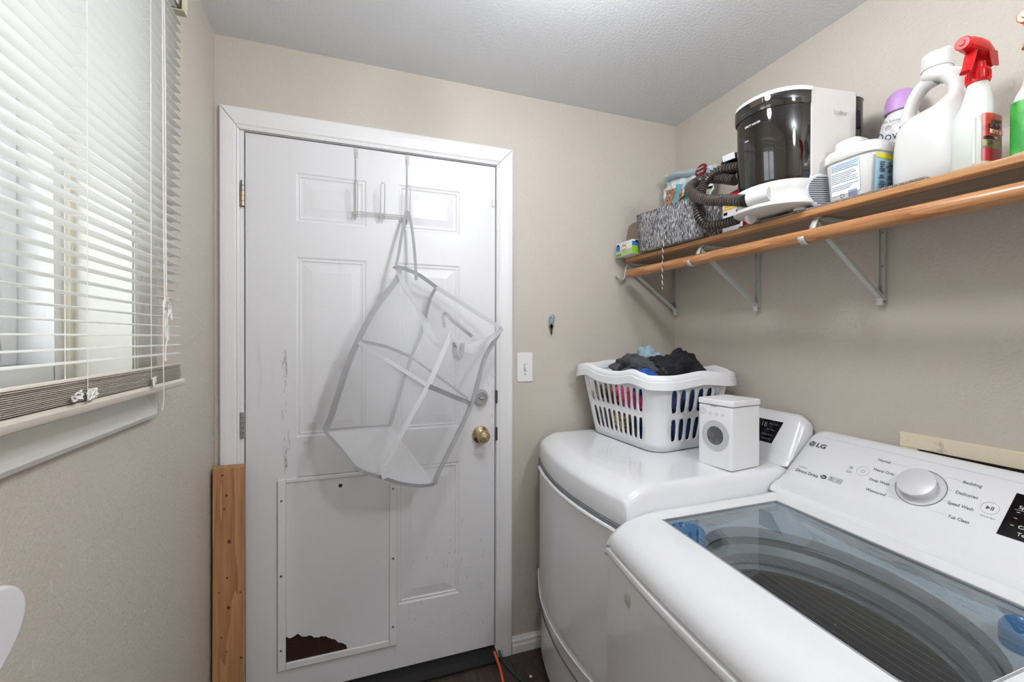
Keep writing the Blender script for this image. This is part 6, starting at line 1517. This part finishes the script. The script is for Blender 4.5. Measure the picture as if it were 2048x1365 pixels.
oc = smooth_path([(0.545, 1.735, 0.034), (0.549, 1.705, 0.018), (0.549, 1.66, 0.006), (0.540, 1.60, 0.0055), (0.520, 1.45, 0.0055), (0.50, 1.2, 0.0055), (0.47, 0.9, 0.0055), (0.46, 0.6, 0.0055)], 8)
obj('extension_lead', MB().tube(oc, 0.0052, 10), mat('orange_vinyl_cord', (236, 92, 40), 0.4), label='orange extension cord running from under the door across the floor', cat='cord')
gc = smooth_path([(0.566, 1.735, 0.034), (0.570, 1.712, 0.02), (0.584, 1.665, 0.005), (0.607, 1.60, 0.005), (0.64, 1.48, 0.005), (0.655, 1.30, 0.005), (0.62, 1.0, 0.005), (0.60, 0.7, 0.005)], 8)
obj('extension_lead', MB().tube(gc, 0.0048, 10), mat('dark_green_vinyl_cord', (34, 66, 58), 0.4), label='dark green extension cord beside the orange one on the floor', cat='cord')
obj('paper_scrap', MB().lathe([(0, 0.004), (0.005, 0.003), (0.006, 0.0)], (0.655, 1.60, 0.0), 7, cap=True), WHITEP, label='tiny white scrap on the floor by the dryer', cat='scrap')

# white oval cover low on the window wall
ov = [(0.70 + 0.105 * math.cos(a) * (1.0 if math.cos(a) > 0 else 1.1), 0.960 + 0.066 * math.sin(a) + 0.016 * math.cos(a)) for a in [2 * math.pi * i / 40 for i in range(40)]]
obj('oval_cover', MB().prism([(XL + 0.0005, y, z) for y, z in ov], (0.020, 0, 0)), WHITEP, bevel=0.006, seg=3, label='smooth white oval plastic cover on the wall below the window', cat='cover')
# chips and drips of white on the window wall
random.seed(6)
for k, (y, z, l) in enumerate(((1.02, 1.0, 0.002), (0.98, 0.93, 0.05), (0.945, 0.93, 0.006), (0.862, 0.905, 0.03), (0.90, 0.99, 0.002), (0.835, 0.80, 0.045))):
    pass
dp_ = MB()
for (y, z, l) in ((0.985, 0.972, 0.042), (0.9725, 0.990, 0.005), (0.965, 0.995, 0.003), (0.895, 0.960, 0.024), (0.853, 0.862, 0.018), (0.865, 0.862, 0.012), (0.838, 0.83, 0.045), (0.96, 0.93, 0.003), (0.92, 0.975, 0.003), (1.10, 0.96, 0.002), (1.36, 1.10, 0.003), (1.29, 1.02, 0.003), (1.33, 1.30, 0.003), (1.42, 1.62, 0.003)):
    n = max(1, int(l / 0.007))
    for i in range(n):
        dp_.obox((XL + 0.0002, y + random.uniform(-0.0006, 0.0006), z - i * 0.007), (0.0004, 0, 0), (0, random.uniform(0.0005, 0.0011), 0), (0, 0, random.uniform(0.0012, 0.0036)))
o = obj('paint_drips', dp_, mat('white_drip', (226, 222, 214), 0.5), label='white paint drips and specks on the taupe window wall', cat='paint drips', smooth=False); o['kind'] = 'stuff'
